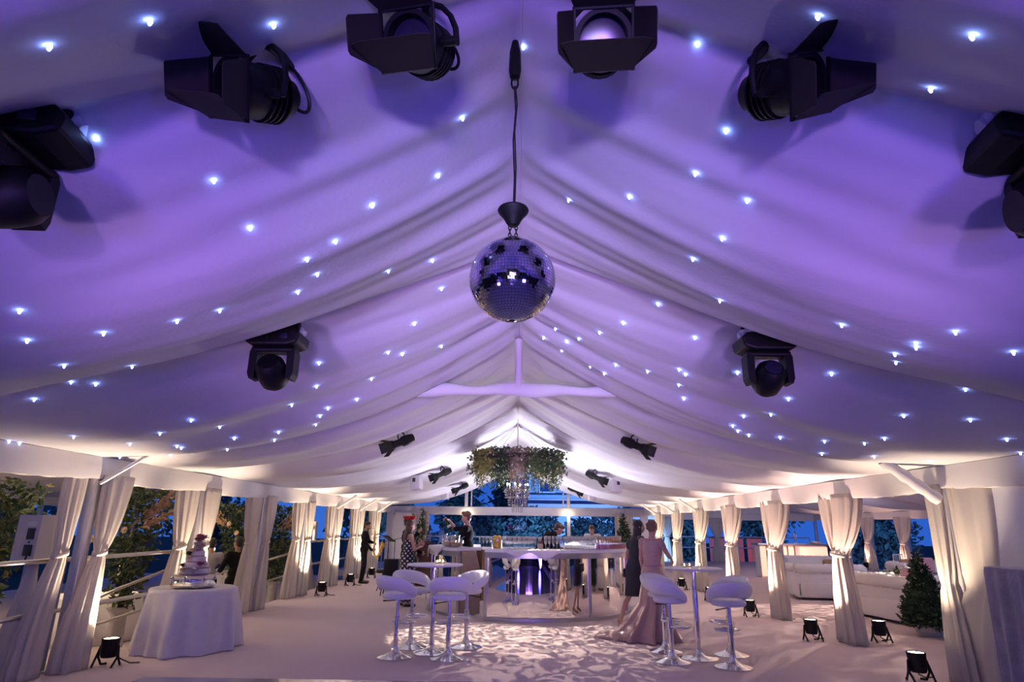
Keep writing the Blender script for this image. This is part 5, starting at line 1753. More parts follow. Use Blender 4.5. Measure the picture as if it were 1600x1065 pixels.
# ================================================================== BAR STOOLS AND HIGH TABLES
def stool(loc, out_ang, label):
    """back of the stool at local +Y ; rotated so +Y points at out_ang"""
    t = thing('bar_stool', label, 'stool', loc, out_ang - PI / 2, group='white bar stools')
    MB().lathe([(0, 0.0), (0.215, 0.0), (0.218, 0.008), (0.19, 0.018), (0.11, 0.04), (0.055, 0.075), (0.034, 0.12), (0.03, 0.14), (0, 0.14)], 32).build('base', 'chrome', t, angle=60)
    MB().lathe([(0.0, 0.12), (0.029, 0.12), (0.029, 0.46), (0.033, 0.46), (0.033, 0.475), (0.021, 0.476), (0.021, 0.66), (0.06, 0.665), (0.09, 0.672), (0, 0.675)], 20).build('pole', 'chrome', t)
    fr = MB().tube([(0.028, 0, 0.40), (0.10, -0.02, 0.40), (0.15, -0.09, 0.40), (0.13, -0.19, 0.40), (0, -0.235, 0.40), (-0.13, -0.19, 0.40), (-0.15, -0.09, 0.40), (-0.10, -0.02, 0.40), (-0.028, 0, 0.40)], 0.016, 10)
    fr.lathe([(0.029, 0.37), (0.038, 0.37), (0.038, 0.43), (0.029, 0.43)], 16)
    fr.build('footrest', 'chrome', t)
    MB().tube([(0.03, 0.02, 0.655), (0.14, 0.06, 0.645), (0.20, 0.08, 0.64)], [0.006, 0.006, 0.009], 8).build('lever', 'black_metal', t)
    # seat cushion
    rows = []
    n = 40
    for z, k in ((0.676, 0.80), (0.682, 0.93), (0.70, 1.0), (0.722, 1.0), (0.742, 0.93), (0.752, 0.75), (0.748, 0.35)):
        rows.append([(0.205 * k * math.copysign(abs(math.cos(a)) ** 0.85, math.cos(a)), 0.195 * k * math.copysign(abs(math.sin(a)) ** 0.85, math.sin(a)) - 0.01, z) for a in [2 * PI * j / n for j in range(n)]])
    s1 = MB().loft(rows, n).build('seat', 'vinyl', t, angle=180)
    # wrap-around back: thick band, high at the back, running down to the seat front
    rows = []
    m = 44
    for i in range(m + 1):
        u = -1 + 2 * i / m
        th = R(90) + u * R(128)
        q = 1 - abs(u) ** 2.2
        r_ = 0.215 + 0.035 * q
        cz = 0.715 + 0.165 * q
        hh_ = 0.038 + 0.044 * q
        tk = 0.036 + 0.008 * q
        e = min(1.0, (1 - abs(u)) * 9 + 0.15)
        hh_ *= e ** 0.5; tk *= e ** 0.5
        c_ = Vector((r_ * math.cos(th), r_ * math.sin(th), cz))
        d_ = Vector((math.cos(th), math.sin(th), 0))
        ring = []
        for j in range(16):
            a = 2 * PI * j / 16
            lean = 0.35 * q
            vz = math.sin(a) * hh_; vr = math.cos(a) * tk + vz * lean
            ring.append(tuple(c_ + d_ * vr + Vector((0, 0, vz))))
        rows.append(ring)
    bk = MB().loft(rows, 16).build('backrest', 'vinyl', t, angle=180)
    MB().tube([(rows[i][4][0], rows[i][4][1], rows[i][4][2] + 0.001) for i in range(3, m - 2)], 0.005, 6).build('piping', 'vinyl', bk)
    return t


def high_table(loc, label):
    t = thing('high_table', label, 'table', loc)
    MB().lathe([(0, 0), (0.24, 0.0), (0.242, 0.008), (0.20, 0.018), (0.08, 0.035), (0.04, 0.07), (0.034, 0.1), (0, 0.1)], 32).build('base', 'chrome', t, angle=60)
    MB().tube([(0, 0, 0.08), (0, 0, 1.04)], 0.032, 18).build('column', 'chrome', t)
    MB().lathe([(0, 1.035), (0.15, 1.038), (0.36, 1.055), (0.372, 1.066), (0.368, 1.078), (0, 1.08)], 44).build('tabletop', 'vinyl', t, angle=50)
    return t


def tealight(loc, label, group):
    t = thing('tealight', label, 'candle', loc, group=group)
    MB().lathe([(0, 0), (0.028, 0.0), (0.034, 0.045), (0.031, 0.045), (0.026, 0.006), (0, 0.006)], 14).build('holder', 'glass', t)
    MB().lathe([(0, 0.007), (0.02, 0.007), (0.02, 0.022), (0, 0.022)], 12).build('wax', 'candle', t)
    MB().lathe([(0, 0.022), (0.006, 0.028), (0.007, 0.034), (0, 0.05)], 8).build('flame', 'flame', t)


TL = (-1.09, 8.72, 0); TR = (2.32, 8.62, 0)
high_table(TL, 'white round high table among the left bar stools')
high_table(TR, 'white round high table among the right bar stools')
for i, (dx, dy) in enumerate(((-0.02, -0.03), (0.05, 0.01), (0.0, 0.06))):
    tealight((TL[0] + 0.05 + dx, TL[1] + dy, 1.081), 'lit tealight on the left high table', 'tealights on the left high table')
for i, (dx, dy) in enumerate(((-0.12, -0.03), (-0.04, 0.02), (0.10, 0.05))):
    tealight((TR[0] + dx, TR[1] + dy, 1.081), 'lit tealight on the right high table', 'tealights on the right high table')


def oa(p, c, add=0.0):
    return math.atan2(p[1] - c[1], p[0] - c[0]) + R(add)


for p_, c_, ad, lb in (((-1.50, 8.40), TL, 10, 'front left bar stool at the left high table'),
                       ((-1.42, 9.05), TL, 0, 'rear left bar stool at the left high table'),
                       ((-0.84, 8.36), TL, -25, 'front right bar stool at the left high table'),
                       ((-0.68, 9.12), TL, 0, 'rear right bar stool at the left high table'),
                       ((1.92, 8.36), TR, -15, 'front left bar stool at the right high table'),
                       ((1.99, 9.02), TR, 0, 'rear left bar stool at the right high table'),
                       ((2.58, 8.10), TR, -20, 'front right bar stool at the right high table'),
                       ((2.80, 8.84), TR, 0, 'rear right bar stool at the right high table')):
    stool((p_[0], p_[1], 0), oa(p_, c_, ad), 'white padded ' + lb)

# ================================================================== CAKE TABLE
CT = (-4.28, 8.72)
t = thing('cake_table', 'round cake table with a floor-length satin cloth', 'table', (CT[0], CT[1], 0))
MB().lathe([(0, 0.0), (0.2, 0.0), (0.2, 0.04), (0.04, 0.06), (0.04, 0.72), (0.5, 0.725), (0.5, 0.742), (0, 0.742)], 24).build('stand', 'wood', t)
rings = []
n = 120
for z, r_, am in ((0.751, 0.10, 0), (0.752, 0.45, 0), (0.750, 0.515, 0.0), (0.735, 0.532, 0.002), (0.70, 0.538, 0.006), (0.55, 0.552, 0.022), (0.35, 0.572, 0.036), (0.15, 0.592, 0.047), (0.02, 0.605, 0.052), (0.006, 0.606, 0.053)):
    rr = []
    for j in range(n):
        a = 2 * PI * j / n
        k = 2.2 * (0.5 - abs(math.sin(4.5 * a + 0.5 + 0.3 * math.sin(2 * a)))) + 0.6 * math.sin(13 * a + 1) + 0.25 * math.sin(3 * a)
        rr.append(((r_ + am * k) * math.cos(a), (r_ + am * k) * math.sin(a), z))
    rings.append(rr)
MB().loft(rings[::-1], n).build('tablecloth', 'cloth_satin', t, angle=180)
CK = (-4.25, 8.62)
t = thing('cake_stand', 'ornate round silver cake stand', 'cake stand', (CK[0], CK[1], 0.753))
MB().lathe([(0, 0.02), (0.265, 0.02), (0.275, 0.04), (0.262, 0.055), (0.245, 0.075), (0.238, 0.12), (0.25, 0.135), (0.255, 0.155), (0.235, 0.162), (0, 0.162)], 40).build('body', 'silver', t, angle=50)
for i in range(6):
    a = 2 * PI * i / 6
    MB().ball((0.25 * math.cos(a), 0.25 * math.sin(a), 0.016), (0.02, 0.02, 0.016), 8, 6).build('foot', 'silver', t)
    MB().ball((0.258 * math.cos(a + .5), 0.258 * math.sin(a + .5), 0.12), (0.02, 0.02, 0.03), 8, 6).build('boss', 'silver', t)
t = thing('wedding_cake', 'white tiered wedding cake dressed with pink and cream roses', 'cake', (CK[0], CK[1], 0.9155))
z = 0.0
for r_, h_ in ((0.185, 0.075), (0.155, 0.075), (0.115, 0.07), (0.085, 0.075), (0.06, 0.07)):
    c = MB().lathe([(0, z), (r_, z), (r_, z + h_ - 0.008), (r_ - 0.008, z + h_), (0, z + h_)], 36).build('tier', 'icing', t)
    MB().lathe([(r_ + 0.001, z + 0.002), (r_ + 0.003, z + 0.002), (r_ + 0.003, z + 0.018), (r_ + 0.001, z + 0.018)], 36).build('ribbon', 'ribbon', c)
    z += h_


def rose(mb, c, r_, rnd):
    c = Vector(c)
    for lay, (k, tz) in enumerate(((0.45, 0.9), (0.75, 0.5), (1.0, 0.15))):
        for i in range(5 + lay):
            a = 2 * PI * i / (5 + lay) + lay * 0.5
            d = Vector((math.cos(a), math.sin(a), tz))
            mb.leaf(c + Vector((math.cos(a), math.sin(a), 0)) * r_ * 0.15 * k, d, (0, 0, 1), r_ * (0.8 + 0.3 * k), r_ * 0.9)
    mb.ball(c + Vector((0, 0, r_ * 0.2)), r_ * 0.45, 8, 6)


rnd = random.Random(3)
for (an, rr, zz, r_, m) in ((-110, .19, .06, .04, 'rose_cream'), (-70, .18, .045, .045, 'icing'), (-135, .165, .11, .03, 'leaf_mid'), (-45, .15, .125, .045, 'rose_pink'), (-120, .11, .20, .035, 'rose_cream'), (-150, .10, .25, .04, 'leaf_mid'), (-110, .08, .29, .04, 'rose_cream'), (-80, .04, .365, .05, 'icing'), (-40, .06, .34, .045, 'rose_cream'), (-60, .05, .42, .045, 'rose_pink'), (-20, .045, .45, .05, 'rose_pink'), (150, .04, .43, .04, 'rose_pink'), (-95, .01, .47, .04, 'rose_pink')):
    mb = MB()
    rose(mb, (rr * math.cos(R(an)), rr * math.sin(R(an)), zz), r_ * 1.7, rnd)
    mb.build('leaf_sprig' if m == 'leaf_mid' else 'rose', m, t, smooth=False)

# ================================================================== DRAPED BOOTH AT THE RIGHT EDGE
def draped_box(name, label, cat, c, size, rz, m):
    t = thing(name, label, cat, (c[0], c[1], 0), rz)
    MB().box((0, 0, size[2] / 2 - 0.03), (size[0] - 0.1, size[1] - 0.1, size[2] - 0.06)).build('frame', 'dark', t, smooth=False)
    n = 160
    rings = []
    for z, gr, am in ((size[2], -0.25, 0), (size[2] + 0.004, -0.03, 0), (size[2] - 0.004, -0.006, 0), (size[2] - 0.04, 0.0, 0.003), (size[2] * 0.6, 0.01, 0.014), (size[2] * 0.3, 0.02, 0.022), (0.006, 0.03, 0.028)):
        rr = []
        for j in range(n):
            s_ = j / n * 4
            k = int(s_); u = s_ - k
            hx_, hy_ = size[0] / 2 + gr, size[1] / 2 + gr
            cs = [(-hx_, -hy_), (hx_, -hy_), (hx_, hy_), (-hx_, hy_)]
            p0, p1 = cs[k], cs[(k + 1) % 4]
            x, y = p0[0] + (p1[0] - p0[0]) * u, p0[1] + (p1[1] - p0[1]) * u
            nx_, ny_ = [(0, -1), (1, 0), (0, 1), (-1, 0)][k]
            w = am * (math.sin(u * 24 + k) + 0.6 * math.sin(u * 41)) * math.sin(PI * u) ** 0.5
            rr.append((x + nx_ * w, y + ny_ * w, z))
        rings.append(rr)
    MB().loft(rings[::-1], n).build('drape', m, t, angle=50)
    return t


draped_box('draped_booth', 'grey crushed velvet draped booth at the lower right edge', 'booth', (4.45, 4.95), (1.25, 0.9, 1.30), R(-4), 'velvet')

# ================================================================== WHITE SPEAKERS ON DRAPED STANDS
def pa_speaker(loc, rz, z0, label, lab2, sc=1.0):
    t = thing('stand_speaker', label, 'speaker', (loc[0], loc[1], loc[2] + z0), rz)
    t.scale = (sc,) * 3
    MB().prism([(-0.17, -0.17), (0.17, -0.17), (0.11, 0.19), (-0.11, 0.19)], 0, 0.55).build('cabinet', 'speaker_white', t, smooth=False)
    MB().box((0.05, -0.174, 0.44), (0.14, 0.01, 0.06), bev=0.004).build('badge_plate', 'white_paint', t)
    MB().box((0.06, -0.176, 0.33), (0.11, 0.014, 0.13), bev=0.005).build('power_inlet', 'socket', t)
    MB().box((0.06, -0.176, 0.14), (0.12, 0.014, 0.13), bev=0.005).build('socket_plate', 'socket', t)
    MB().ball((0.06, -0.176, 0.235), 0.012, 8, 6).build('knob', 'socket', t)
    MB().tube([(0.08, -0.18, 0.13), (0.13, -0.23, 0.08), (0.10, -0.22, -0.03), (0.0, -0.19, -0.12)], 0.01, 6).build('cable', 'cable', t)
    s_ = thing('draped_stand', lab2, 'stand', loc, rz)
    s_.scale = (sc, sc, 1)
    rings = []
    n = 48
    for i in range(16):
        u = i / 15
        z = (z0 - 0.02) * (1 - u) + 0.005 * u
        r_ = 0.06 + 0.36 * u ** 1.3
        rr = []
        for j in range(n):
            a = 2 * PI * j / n
            k = 0.72 + 0.28 * abs(math.cos(1.5 * a)) ** 0.8 + 0.04 * math.sin(9 * a) * u
            rr.append((r_ * k * math.cos(a), r_ * k * math.sin(a), z))
        rings.append(rr)
    MB().loft(rings[::-1], n).build('stretch_cover', 'lycra', s_, angle=180)
    MB().tube([(0, 0, z0 - 0.15), (0, 0, z0)], 0.02, 8).build('pole', 'black_metal', s_)


pa_speaker((-5.60, 7.52, LOW), R(-12), 1.56, 'white loudspeaker with black sockets on a stand at the left edge', 'white stretch cover draped over the loudspeaker stand at the left edge', 0.95)
pa_speaker((-5.55, 17.2, LOW), R(-12), 1.56, 'small white loudspeaker behind the left railing beyond the steps', 'white stretch cover on the loudspeaker stand beyond the steps', 0.95)

# ================================================================== MUSIC GEAR
t = thing('music_stand', 'black folding music stand in front of the saxophone player', 'music stand', (-3.62, 18.2, 0))
for i in range(3):
    a = i * 2 * PI / 3 + 0.4
    MB().tube([(0, 0, 0.28), (0.28 * math.cos(a), 0.28 * math.sin(a), 0.01)], 0.01, 6).build('leg', 'black_metal', t)
MB().tube([(0, 0, 0.1), (0, 0, 1.12)], 0.012, 8).build('pole', 'black_metal', t)
MB().box((0, 0.0, 1.2), (0.5, 0.02, 0.28), rot=Euler((R(55), R(0), R(-60))), bev=0.005).build('desk', 'black_metal', t)
t = thing('amplifier', 'black bass amplifier on the floor behind the person in polka dots', 'amplifier', (-2.95, 15.4, 0))
MB().box((0, 0, 0.60), (0.34, 0.26, 0.40), bev=0.02).build('cabinet', 'black_plastic', t)
MB().box((0, -0.133, 0.58), (0.28, 0.01, 0.28), bev=0.004).build('grille', 'black_metal', t)
for sx2 in (-1, 1):
    for sy2 in (-1, 1):
        MB().tube([(sx2 * 0.15, sy2 * 0.10, 0.41), (sx2 * 0.2, sy2 * 0.16, 0.0)], 0.012, 6).build('leg', 'black_metal', t)
t = thing('drum_stool', 'small round black stool beside the amplifier', 'stool', (-3.35, 16.4, 0))
MB().lathe([(0, 0.42), (0.17, 0.42), (0.175, 0.46), (0.165, 0.49), (0, 0.5)], 20).build('seat', 'black_plastic', t)
for i in range(3):
    a = i * 2 * PI / 3
    MB().tube([(0, 0, 0.42), (0.2 * math.cos(a), 0.2 * math.sin(a), 0.01)], 0.012, 6).build('leg', 'black_metal', t)
t = thing('microphone_boom', 'thin black microphone boom stand left of the double bass', 'microphone stand', (-3.25, 17.2, 0))
MB().tube([(0, 0, 0), (0, 0, 1.2)], 0.01, 6).build('pole', 'black_metal', t)
MB().tube([(-0.35, 0, 1.12), (0.55, 0, 1.32)], 0.008, 6).build('boom', 'black_metal', t)
MB().lathe([(0, 0), (0.13, 0), (0.13, 0.015), (0.02, 0.03), (0, 0.03)], 20).build('base', 'black_metal', t)

# ================================================================== PLANTS INSIDE
def topiary(loc, h, r_, label, pot_r, seed, m='leaf_dark', n=1500, L=0.09, z0=0.3):
    rnd = random.Random(seed)
    t = thing('potted_conifer', label, 'plant', loc)
    MB().lathe([(0, 0), (pot_r * 0.75, 0), (pot_r, z0), (pot_r * 0.93, z0), (pot_r * 0.9, z0 - 0.04), (0, z0 - 0.04)], 24).build('pot', 'stone', t)
    MB().tube([(0, 0, z0 - 0.05), (0, 0, h * 0.95)], [0.025, 0.006], 8).build('stem', 'bark', t)
    mb = MB()

    def pos(q):
        u = 1 - math.sqrt(q.random())
        z = z0 + (h - z0) * u
        rr = r_ * (1 - u * 0.95) * math.sqrt(q.uniform(0.3, 1)) * (0.6 + 0.4 * min(1, u * 6 + 0.3))
        a = q.uniform(0, 2 * PI)
        return (rr * math.cos(a), rr * math.sin(a), z)
    leafcloud(mb, rnd, n, pos, L, L * 0.45, 0.8, 0.1)
    o = mb.build('foliage', m, t, smooth=False); o['kind'] = 'stuff'
    return t


topiary((6.50, 10.62, 0), 1.25, 0.42, 'cone-shaped bay tree in the lounge beside the near right curtain', 0.22, 1, n=2600, L=0.085, z0=0.16)
topiary((3.15, 19.0, 0), 2.02, 0.42, 'slim potted conifer right of the bar drinks', 0.25, 2, n=2200, L=0.10)
topiary((-3.05, 20.6, 0), 2.15, 0.36, 'slim potted conifer behind the red hair ornament', 0.25, 3, n=1800, L=0.10)


def floral(loc, h, spread, label, seed, roses, plumes, pedestal=0.5, lean=0.0):
    rnd = random.Random(seed)
    t = thing('floral_arrangement', label, 'flowers', loc)
    MB().lathe([(0, 0), (0.2, 0), (0.2, 0.06), (0.13, 0.1), (0.11, pedestal - 0.12), (0.16, pedestal - 0.05), (0.2, pedestal), (0, pedestal)], 8).build('plinth', 'stone', t)
    MB().tube([(0, 0, pedestal), (0.03, 0, h * 0.6), (0, 0.02, h * 0.9)], [0.05, 0.03, 0.01], 8).build('stem', 'bark', t)
    for m, n, k in (('leaf_dark', 900, 1.0), ('leaf_mid', 700, 0.9), ('leaf_olive', 220, 0.95)):
        mb = MB()

        def pos(q):
            u = q.random() ** 0.8
            z = pedestal + (h - pedestal) * u
            rr = spread * (0.28 + 0.72 * u) * k * math.sqrt(q.random())
            a = q.uniform(0, 2 * PI)
            return (rr * math.cos(a), rr * math.sin(a), z)
        leafcloud(mb, rnd, n, pos, 0.11, 0.05, 0.8, 0.2)
        o = mb.build('foliage', m, t, smooth=False); o['kind'] = 'stuff'
    for (dx, dz, r_) in roses:
        mb = MB()
        rose(mb, (0, 0, 0), r_, rnd)
        q = Matrix.Translation((dx, -spread * 1.0, dz)) @ Matrix.Rotation(R(75), 4, 'X')
        mb.v = [tuple(q @ Vector(p)) for p in mb.v]
        mb.build('rose', 'rose_cream', t, smooth=False)
    for (x0, z0, x1, z1) in plumes:
        mb = MB()
        pts = [Vector((x0 + (x1 - x0) * i / 8, -0.25, z0 + (z1 - z0) * i / 8 + 0.03 * math.sin(i))) for i in range(9)]
        mb.tube(pts, [0.008] * 9, 5)
        for q in range(130):
            u = rnd.uniform(0.25, 1)
            c = pts[0].lerp(pts[-1], u)
            mb.leaf(c, (pts[-1] - pts[0]).normalized() + Vector((rnd.gauss(0, .35), rnd.gauss(0, .35), rnd.gauss(0, .35))), (rnd.gauss(0, 1), rnd.gauss(0, 1), 1), 0.12, 0.03)
        mb.build('pampas_plume', 'pampas', t, smooth=False)
    return t


floral((-6.15, 10.28, LOW), 2.55, 0.62, 'tall rose and pampas floral arrangement behind the cake table', 5,
       [(-0.20, 1.98, 0.06), (-0.05, 1.96, 0.065), (0.06, 1.88, 0.05), (-0.24, 1.76, 0.055), (-0.36, 1.82, 0.05), (0.22, 1.9, 0.045)], [(0.1, 1.95, 0.62, 2.4), (0.1, 1.85, 0.66, 2.12), (0.05, 1.9, 0.58, 2.25)], 0.75)
floral((-6.62, 15.3, LOW), 2.45, 0.62, 'leafy floral arrangement with pampas left of the third post', 6, [(0.0, 2.0, 0.05), (0.2, 1.8, 0.05)], [(-0.1, 1.9, -0.62, 2.4), (-0.1, 1.85, -0.66, 2.2), (0.2, 1.9, 0.66, 2.3)], 0.7)
floral((-5.85, 15.75, LOW), 2.45, 0.6, 'leafy floral arrangement with pampas right of the third post', 7, [(0.0, 1.9, 0.05)], [(0.0, 1.9, 0.55, 2.35), (0.0, 1.8, 0.6, 2.1), (0.05, 1.85, 0.5, 2.2)], 0.7)
floral((-6.45, 7.75, LOW), 2.50, 0.62, 'dark leafy floral arrangement behind the left edge loudspeaker', 8, [(-0.3, 1.7, 0.06), (-0.1, 1.5, 0.05)], [], 0.7)
# dining tables with candles
for (x, y, lb) in ((-7.6, 11.9, 'round dining table with lit candles seen behind the cake'), (-7.4, 6.4, 'round dining table at the left edge'), (-8.25, 17.9, 'round dining table beyond the carpeted steps')):
    t = thing('dining_table', lb, 'table', (x, y, LOW))
    rings = []
    for z, r_, am in ((0.75, 0.2, 0), (0.752, 0.7, 0), (0.74, 0.75, 0.002), (0.4, 0.78, 0.03), (0.01, 0.80, 0.045)):
        rings.append([((r_ + am * math.sin(10 * a)) * math.cos(a), (r_ + am * math.sin(10 * a)) * math.sin(a), z) for a in [2 * PI * j / 80 for j in range(80)]])
    MB().loft(rings[::-1], 80).build('tablecloth', 'linen', t, angle=180)
    MB().tube([(0, 0, 0), (0, 0, 0.74)], 0.06, 10).build('stand', 'wood', t)
    for i in range(3):
        a = i * 2.1 + 0.3
        c = thing('candlestick', 'tall lit cream candle on the ' + lb, 'candle', (x + 0.3 * math.cos(a), y + 0.3 * math.sin(a), LOW + 0.7525), group='candles on ' + lb)
        MB().lathe([(0, 0), (0.05, 0.0), (0.05, 0.01), (0.012, 0.03), (0.012, 0.25), (0.03, 0.27), (0, 0.27)], 12).build('holder', 'silver', c)
        MB().lathe([(0, 0.27), (0.022, 0.27), (0.022, 0.27 + 0.18 + 0.08 * i), (0, 0.275 + 0.18 + 0.08 * i)], 12).build('wax', 'candle', c)
        MB().lathe([(0, 0.0), (0.010, 0.015), (0.011, 0.028), (0, 0.06)], 8, c=(0, 0, 0.455 + 0.08 * i)).build('flame', 'flame', c)
# crystal chandelier in the dining tent
t = thing('dining_chandelier', 'crystal chandelier with candle bulbs at the far left of the dining area', 'chandelier', (-8.05, 8.9, 2.16))
MB().lathe([(0, 0.35), (0.02, 0.33), (0.03, 0.1), (0.06, 0.05), (0.02, -0.05), (0, -0.08)], 12).build('stem', 'chrome', t)
MB().tube([(0, 0, 0.33), (0, 0, 1.05)], 0.008, 6).build('hanging_rod', 'chrome', t)
cry = MB()
for i in range(8):
    a = 2 * PI * i / 8
    ca, sa = math.cos(a), math.sin(a)
    ar = MB().tube([(0.03 * ca, 0.03 * sa, 0.05), (0.18 * ca, 0.18 * sa, -0.02), (0.32 * ca, 0.32 * sa, 0.06)], 0.009, 6).build('arm', 'chrome', t)
    MB().ball((0.32 * ca, 0.32 * sa, 0.15), (0.016, 0.016, 0.035), 8, 6).build('candle_bulb', 'bulb', ar)
    MB().tube([(0.32 * ca, 0.32 * sa, 0.06), (0.32 * ca, 0.32 * sa, 0.12)], 0.012, 8).build('candle_tube', 'white_paint', ar)
    for q in range(6):
        cry.ball((0.32 * ca, 0.32 * sa, 0.03 - q * 0.03), (0.011, 0.011, 0.016), 6, 4)
        cry.ball((0.2 * ca, 0.2 * sa, -0.05 - q * 0.03), (0.011, 0.011, 0.016), 6, 4)
ob = cry.build('crystal_drop', 'crystal', t, smooth=False); ob['kind'] = 'stuff'
lamp('chandelier_light', 'POINT', (-8.05, 8.9, 1.85), None, 90, (1.0, 0.75, 0.45), 0.2)
lamp('dining_light', 'POINT', (-8.0, 13.0, 1.9), None, 90, (1.0, 0.75, 0.5), 0.2)

# ================================================================== LOUNGE
def chesterfield(loc, rz, L, label, depth=0.85, cushions=(), curve=0.0):
    """back at local -Y (towards the viewer when rz=0), seat opens to +Y"""
    t = thing('chesterfield_sofa', label, 'sofa', loc, rz)
    h = 0.74
    MB().box((0, depth * 0.5, 0.22), (L, depth, 0.34), bev=0.03).build('base', 'leather', t)
    for sx2 in (-1, 1):
        MB().box((sx2 * (L / 2 - 0.1), depth / 2, 0.025), (0.06, depth * 0.8, 0.05)).build('foot', 'wood', t, smooth=False)
    MB().box((0, 0.10, 0.40), (L, 0.16, 0.64), bev=0.03).build('back_panel', 'leather', t)
    MB().box((0, depth * 0.55, 0.42), (L - 0.34, depth - 0.22, 0.14), bev=0.05).build('seat_cushion', 'leather', t)

    def roll(pts, r_, nm):
        n = len(pts)
        MB().tube(pts, [r_ * (1 + 0.05 * math.cos(i * PI)) for i in range(n)], 16).build(nm, 'leather', t, angle=180)
    n = int(L / 0.06)
    roll([(-L / 2 - 0.02 + (L + 0.04) * i / n, 0.06, h - 0.05 + 0.006 * math.sin(i * 1.6)) for i in range(n + 1)], 0.115, 'back_roll')
    for s_ in (-1, 1):
        x = s_ * (L / 2 - 0.02)
        MB().box((x, depth / 2, 0.36), (0.16, depth, 0.56), bev=0.03).build('arm_panel', 'leather', t)
        m = int(depth / 0.06)
        roll([(x, 0.02 + depth * i / m, h - 0.06) for i in range(m + 1)], 0.11, 'arm_roll')
    bt = MB()
    for i in range(int(L / 0.16)):
        for q in range(2):
            bt.ball((-L / 2 + 0.16 + i * 0.16 + q * 0.08, 0.185, 0.56 + q * 0.1), 0.014, 6, 4)
    ob = bt.build('button', 'leather', t); ob['kind'] = 'stuff'
    for (x, m) in cushions:
        pass
    return t


def cushion(loc, rz, m, label, w=0.42):
    o = MB().box((0, 0, 0), (w, 0.13, w * 0.85), rot=Euler((R(-15), 0, 0)), bev=0.06).build('cushion', m)
    o.location = loc; o.rotation_euler = (0, 0, rz)
    return tag(o, label, 'cushion')


chesterfield((6.68, 12.05, 0), R(-82), 1.75, 'white chesterfield sofa seen from behind beside the bay tree')
chesterfield((7.35, 15.45, 0), R(-8), 1.5, 'white chesterfield sofa seen from behind in front of the glowing bar')
chesterfield((10.9, 17.6, 0), R(180), 1.9, 'white chesterfield sofa with pink cushion facing the tent')
chesterfield((8.9, 20.5, 0), R(175), 1.6, 'white chesterfield sofa farther back in the lounge')
cushion((7.6, 15.78, 0.72), R(-8), 'cushion_brown', 'brown cushion on the sofa in front of the glowing bar')
cushion((7.05, 11.75, 0.74), R(-75), 'cushion_pink', 'dusky pink cushion on the sofa beside the bay tree', 0.48)
cushion((10.7, 17.25, 0.72), R(170), 'cushion_pink', 'dusky pink cushion on the sofa facing the tent', 0.46)
cushion((11.15, 17.25, 0.70), R(185), 'linen', 'white cushion on the sofa facing the tent', 0.40)
cushion((10.25, 17.25, 0.70), R(185), 'cushion_brown', 'brown cushion on the sofa facing the tent', 0.40)
chiavari((11.0, 19.2, 0), R(20), 'white lattice-back chair standing in the lounge')
t = thing('lounge_table', 'low white mirrored cube table with flowers in the lounge', 'table', (8.05, 14.1, 0))
MB().box((0, 0, 0.22), (0.6, 0.6, 0.44), bev=0.01).build('cube', 'white_paint', t)
t = thing('small_table', 'low white cube table beside the sofa in front of the glowing bar', 'table', (7.55, 14.75, 0))
MB().box((0, 0, 0.2), (0.42, 0.42, 0.4), bev=0.01).build('cube', 'white_paint', t)
t = thing('flower_bowl', 'low bowl of leaves and pale flowers on the lounge table', 'flowers', (8.05, 14.1, 0.441))
MB().lathe([(0, 0), (0.08, 0), (0.14, 0.1), (0.13, 0.1), (0.07, 0.01), (0, 0.01)], 20).build('bowl', 'glass', t)
mb = MB(); rnd = random.Random(12)
leafcloud(mb, rnd, 260, lambda q: (q.gauss(0, 0.11), q.gauss(0, 0.11), 0.13 + abs(q.gauss(0, 0.07))), 0.12, 0.05)
o = mb.build('foliage', 'leaf_mid', t, smooth=False); o['kind'] = 'stuff'
for i in range(6):
    mb = MB(); rose(mb, (rnd.gauss(0, 0.1), rnd.gauss(0, 0.1) - 0.05, 0.22), 0.045, rnd); mb.build('rose', 'rose_cream', t, smooth=False)

# glowing lounge bar
LB = (9.55, 22.4)
t = thing('glowing_bar', 'lounge bar with glowing peach panels and dark uprights', 'bar', (LB[0], LB[1], 0))
MB().box((0, 0.3, 1.08), (2.5, 0.75, 0.06), bev=0.01).build('worktop', 'steel', t)
MB().box((0, 0.35, 0.52), (2.3, 0.5, 1.04)).build('carcass', 'white_paint', t, smooth=False)
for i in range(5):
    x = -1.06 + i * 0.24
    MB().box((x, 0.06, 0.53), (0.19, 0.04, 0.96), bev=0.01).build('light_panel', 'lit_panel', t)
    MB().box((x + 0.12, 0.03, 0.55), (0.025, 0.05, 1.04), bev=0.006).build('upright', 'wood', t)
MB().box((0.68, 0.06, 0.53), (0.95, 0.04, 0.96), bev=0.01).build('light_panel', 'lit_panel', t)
lamp('panel_glow', 'POINT', (LB[0], LB[1] - 0.5, 0.6), None, 14, (1.0, 0.5, 0.35), 0.3)
t = thing('beer_tap', 'chrome beer tap on the glowing lounge bar', 'beer tap', (9.7, 22.6, 1.111))
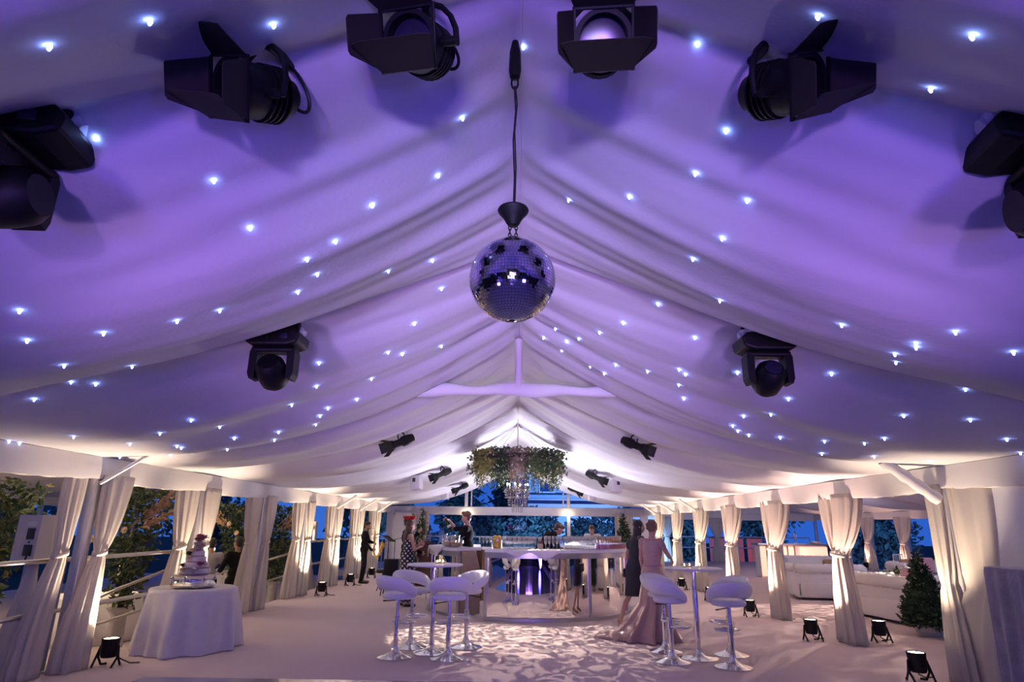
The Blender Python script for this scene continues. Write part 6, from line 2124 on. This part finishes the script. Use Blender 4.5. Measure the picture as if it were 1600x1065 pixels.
MB().lathe([(0, 0), (0.06, 0), (0.06, 0.02), (0.025, 0.04), (0.022, 0.30), (0.04, 0.33), (0.03, 0.36), (0, 0.37)], 14).build('column', 'chrome', t)
MB().tube([(0, -0.02, 0.27), (0, -0.12, 0.28), (0, -0.14, 0.22)], 0.012, 8).build('spout', 'chrome', t)
MB().tube([(0, -0.05, 0.3), (0, -0.07, 0.42)], [0.01, 0.016], 8).build('handle', 'black_plastic', t)
for i, (x, m, lb) in enumerate(((8.75, 'bottle_green', 'dark bottle at the left end of the glowing lounge bar'), (8.9, 'glass', 'clear bottle beside the dark one on the glowing lounge bar'))):
    t = thing('bottle', lb, 'bottle', (x, 22.6, 1.111))
    MB().lathe([(0, 0), (0.038, 0), (0.04, 0.16), (0.03, 0.2), (0.013, 0.24), (0.013, 0.31), (0, 0.312)], 14).build('body', m, t)
    MB().lathe([(0, 0.312), (0.015, 0.312), (0.015, 0.335), (0, 0.336)], 10).build('cap', 'foil', t)
t = thing('serving_plate', 'pale stacked plates on the right of the glowing lounge bar', 'plate', (10.35, 22.5, 1.111))
for i in range(3):
    MB().lathe([(0, 0.02 * i), (0.12, 0.02 * i), (0.2, 0.02 * i + 0.03), (0.19, 0.02 * i + 0.032), (0.11, 0.02 * i + 0.008), (0, 0.02 * i + 0.008)], 24).build('plate', 'linen', t)
# pink-lit planters outside lounge end wall
for i, x in enumerate((10.6, 11.6, 12.6)):
    t = thing('garden_planter', 'pink-lit square planter outside the lounge end wall, %s from the left' % ORD[i], 'planter', (x, 34.4, -0.7), group='pink-lit planters')
    MB().box((0, 0, 0.95), (0.62, 0.6, 1.7), bev=0.03).build('box', 'pink_glow', t)
    MB().box((0, 0, 1.83), (0.66, 0.64, 0.06), bev=0.01).build('rim', 'dark', t)
lamp('lounge_light', 'SPOT', (10.0, 12.0, 2.2), (10, 14, 3.4), 420, (0.86, 0.74, 1.0), 0.3, 150, 1.0)
lamp('lounge_light', 'SPOT', (10.0, 21.0, 2.2), (10, 23, 3.4), 420, (0.76, 0.66, 1.0), 0.3, 150, 1.0)
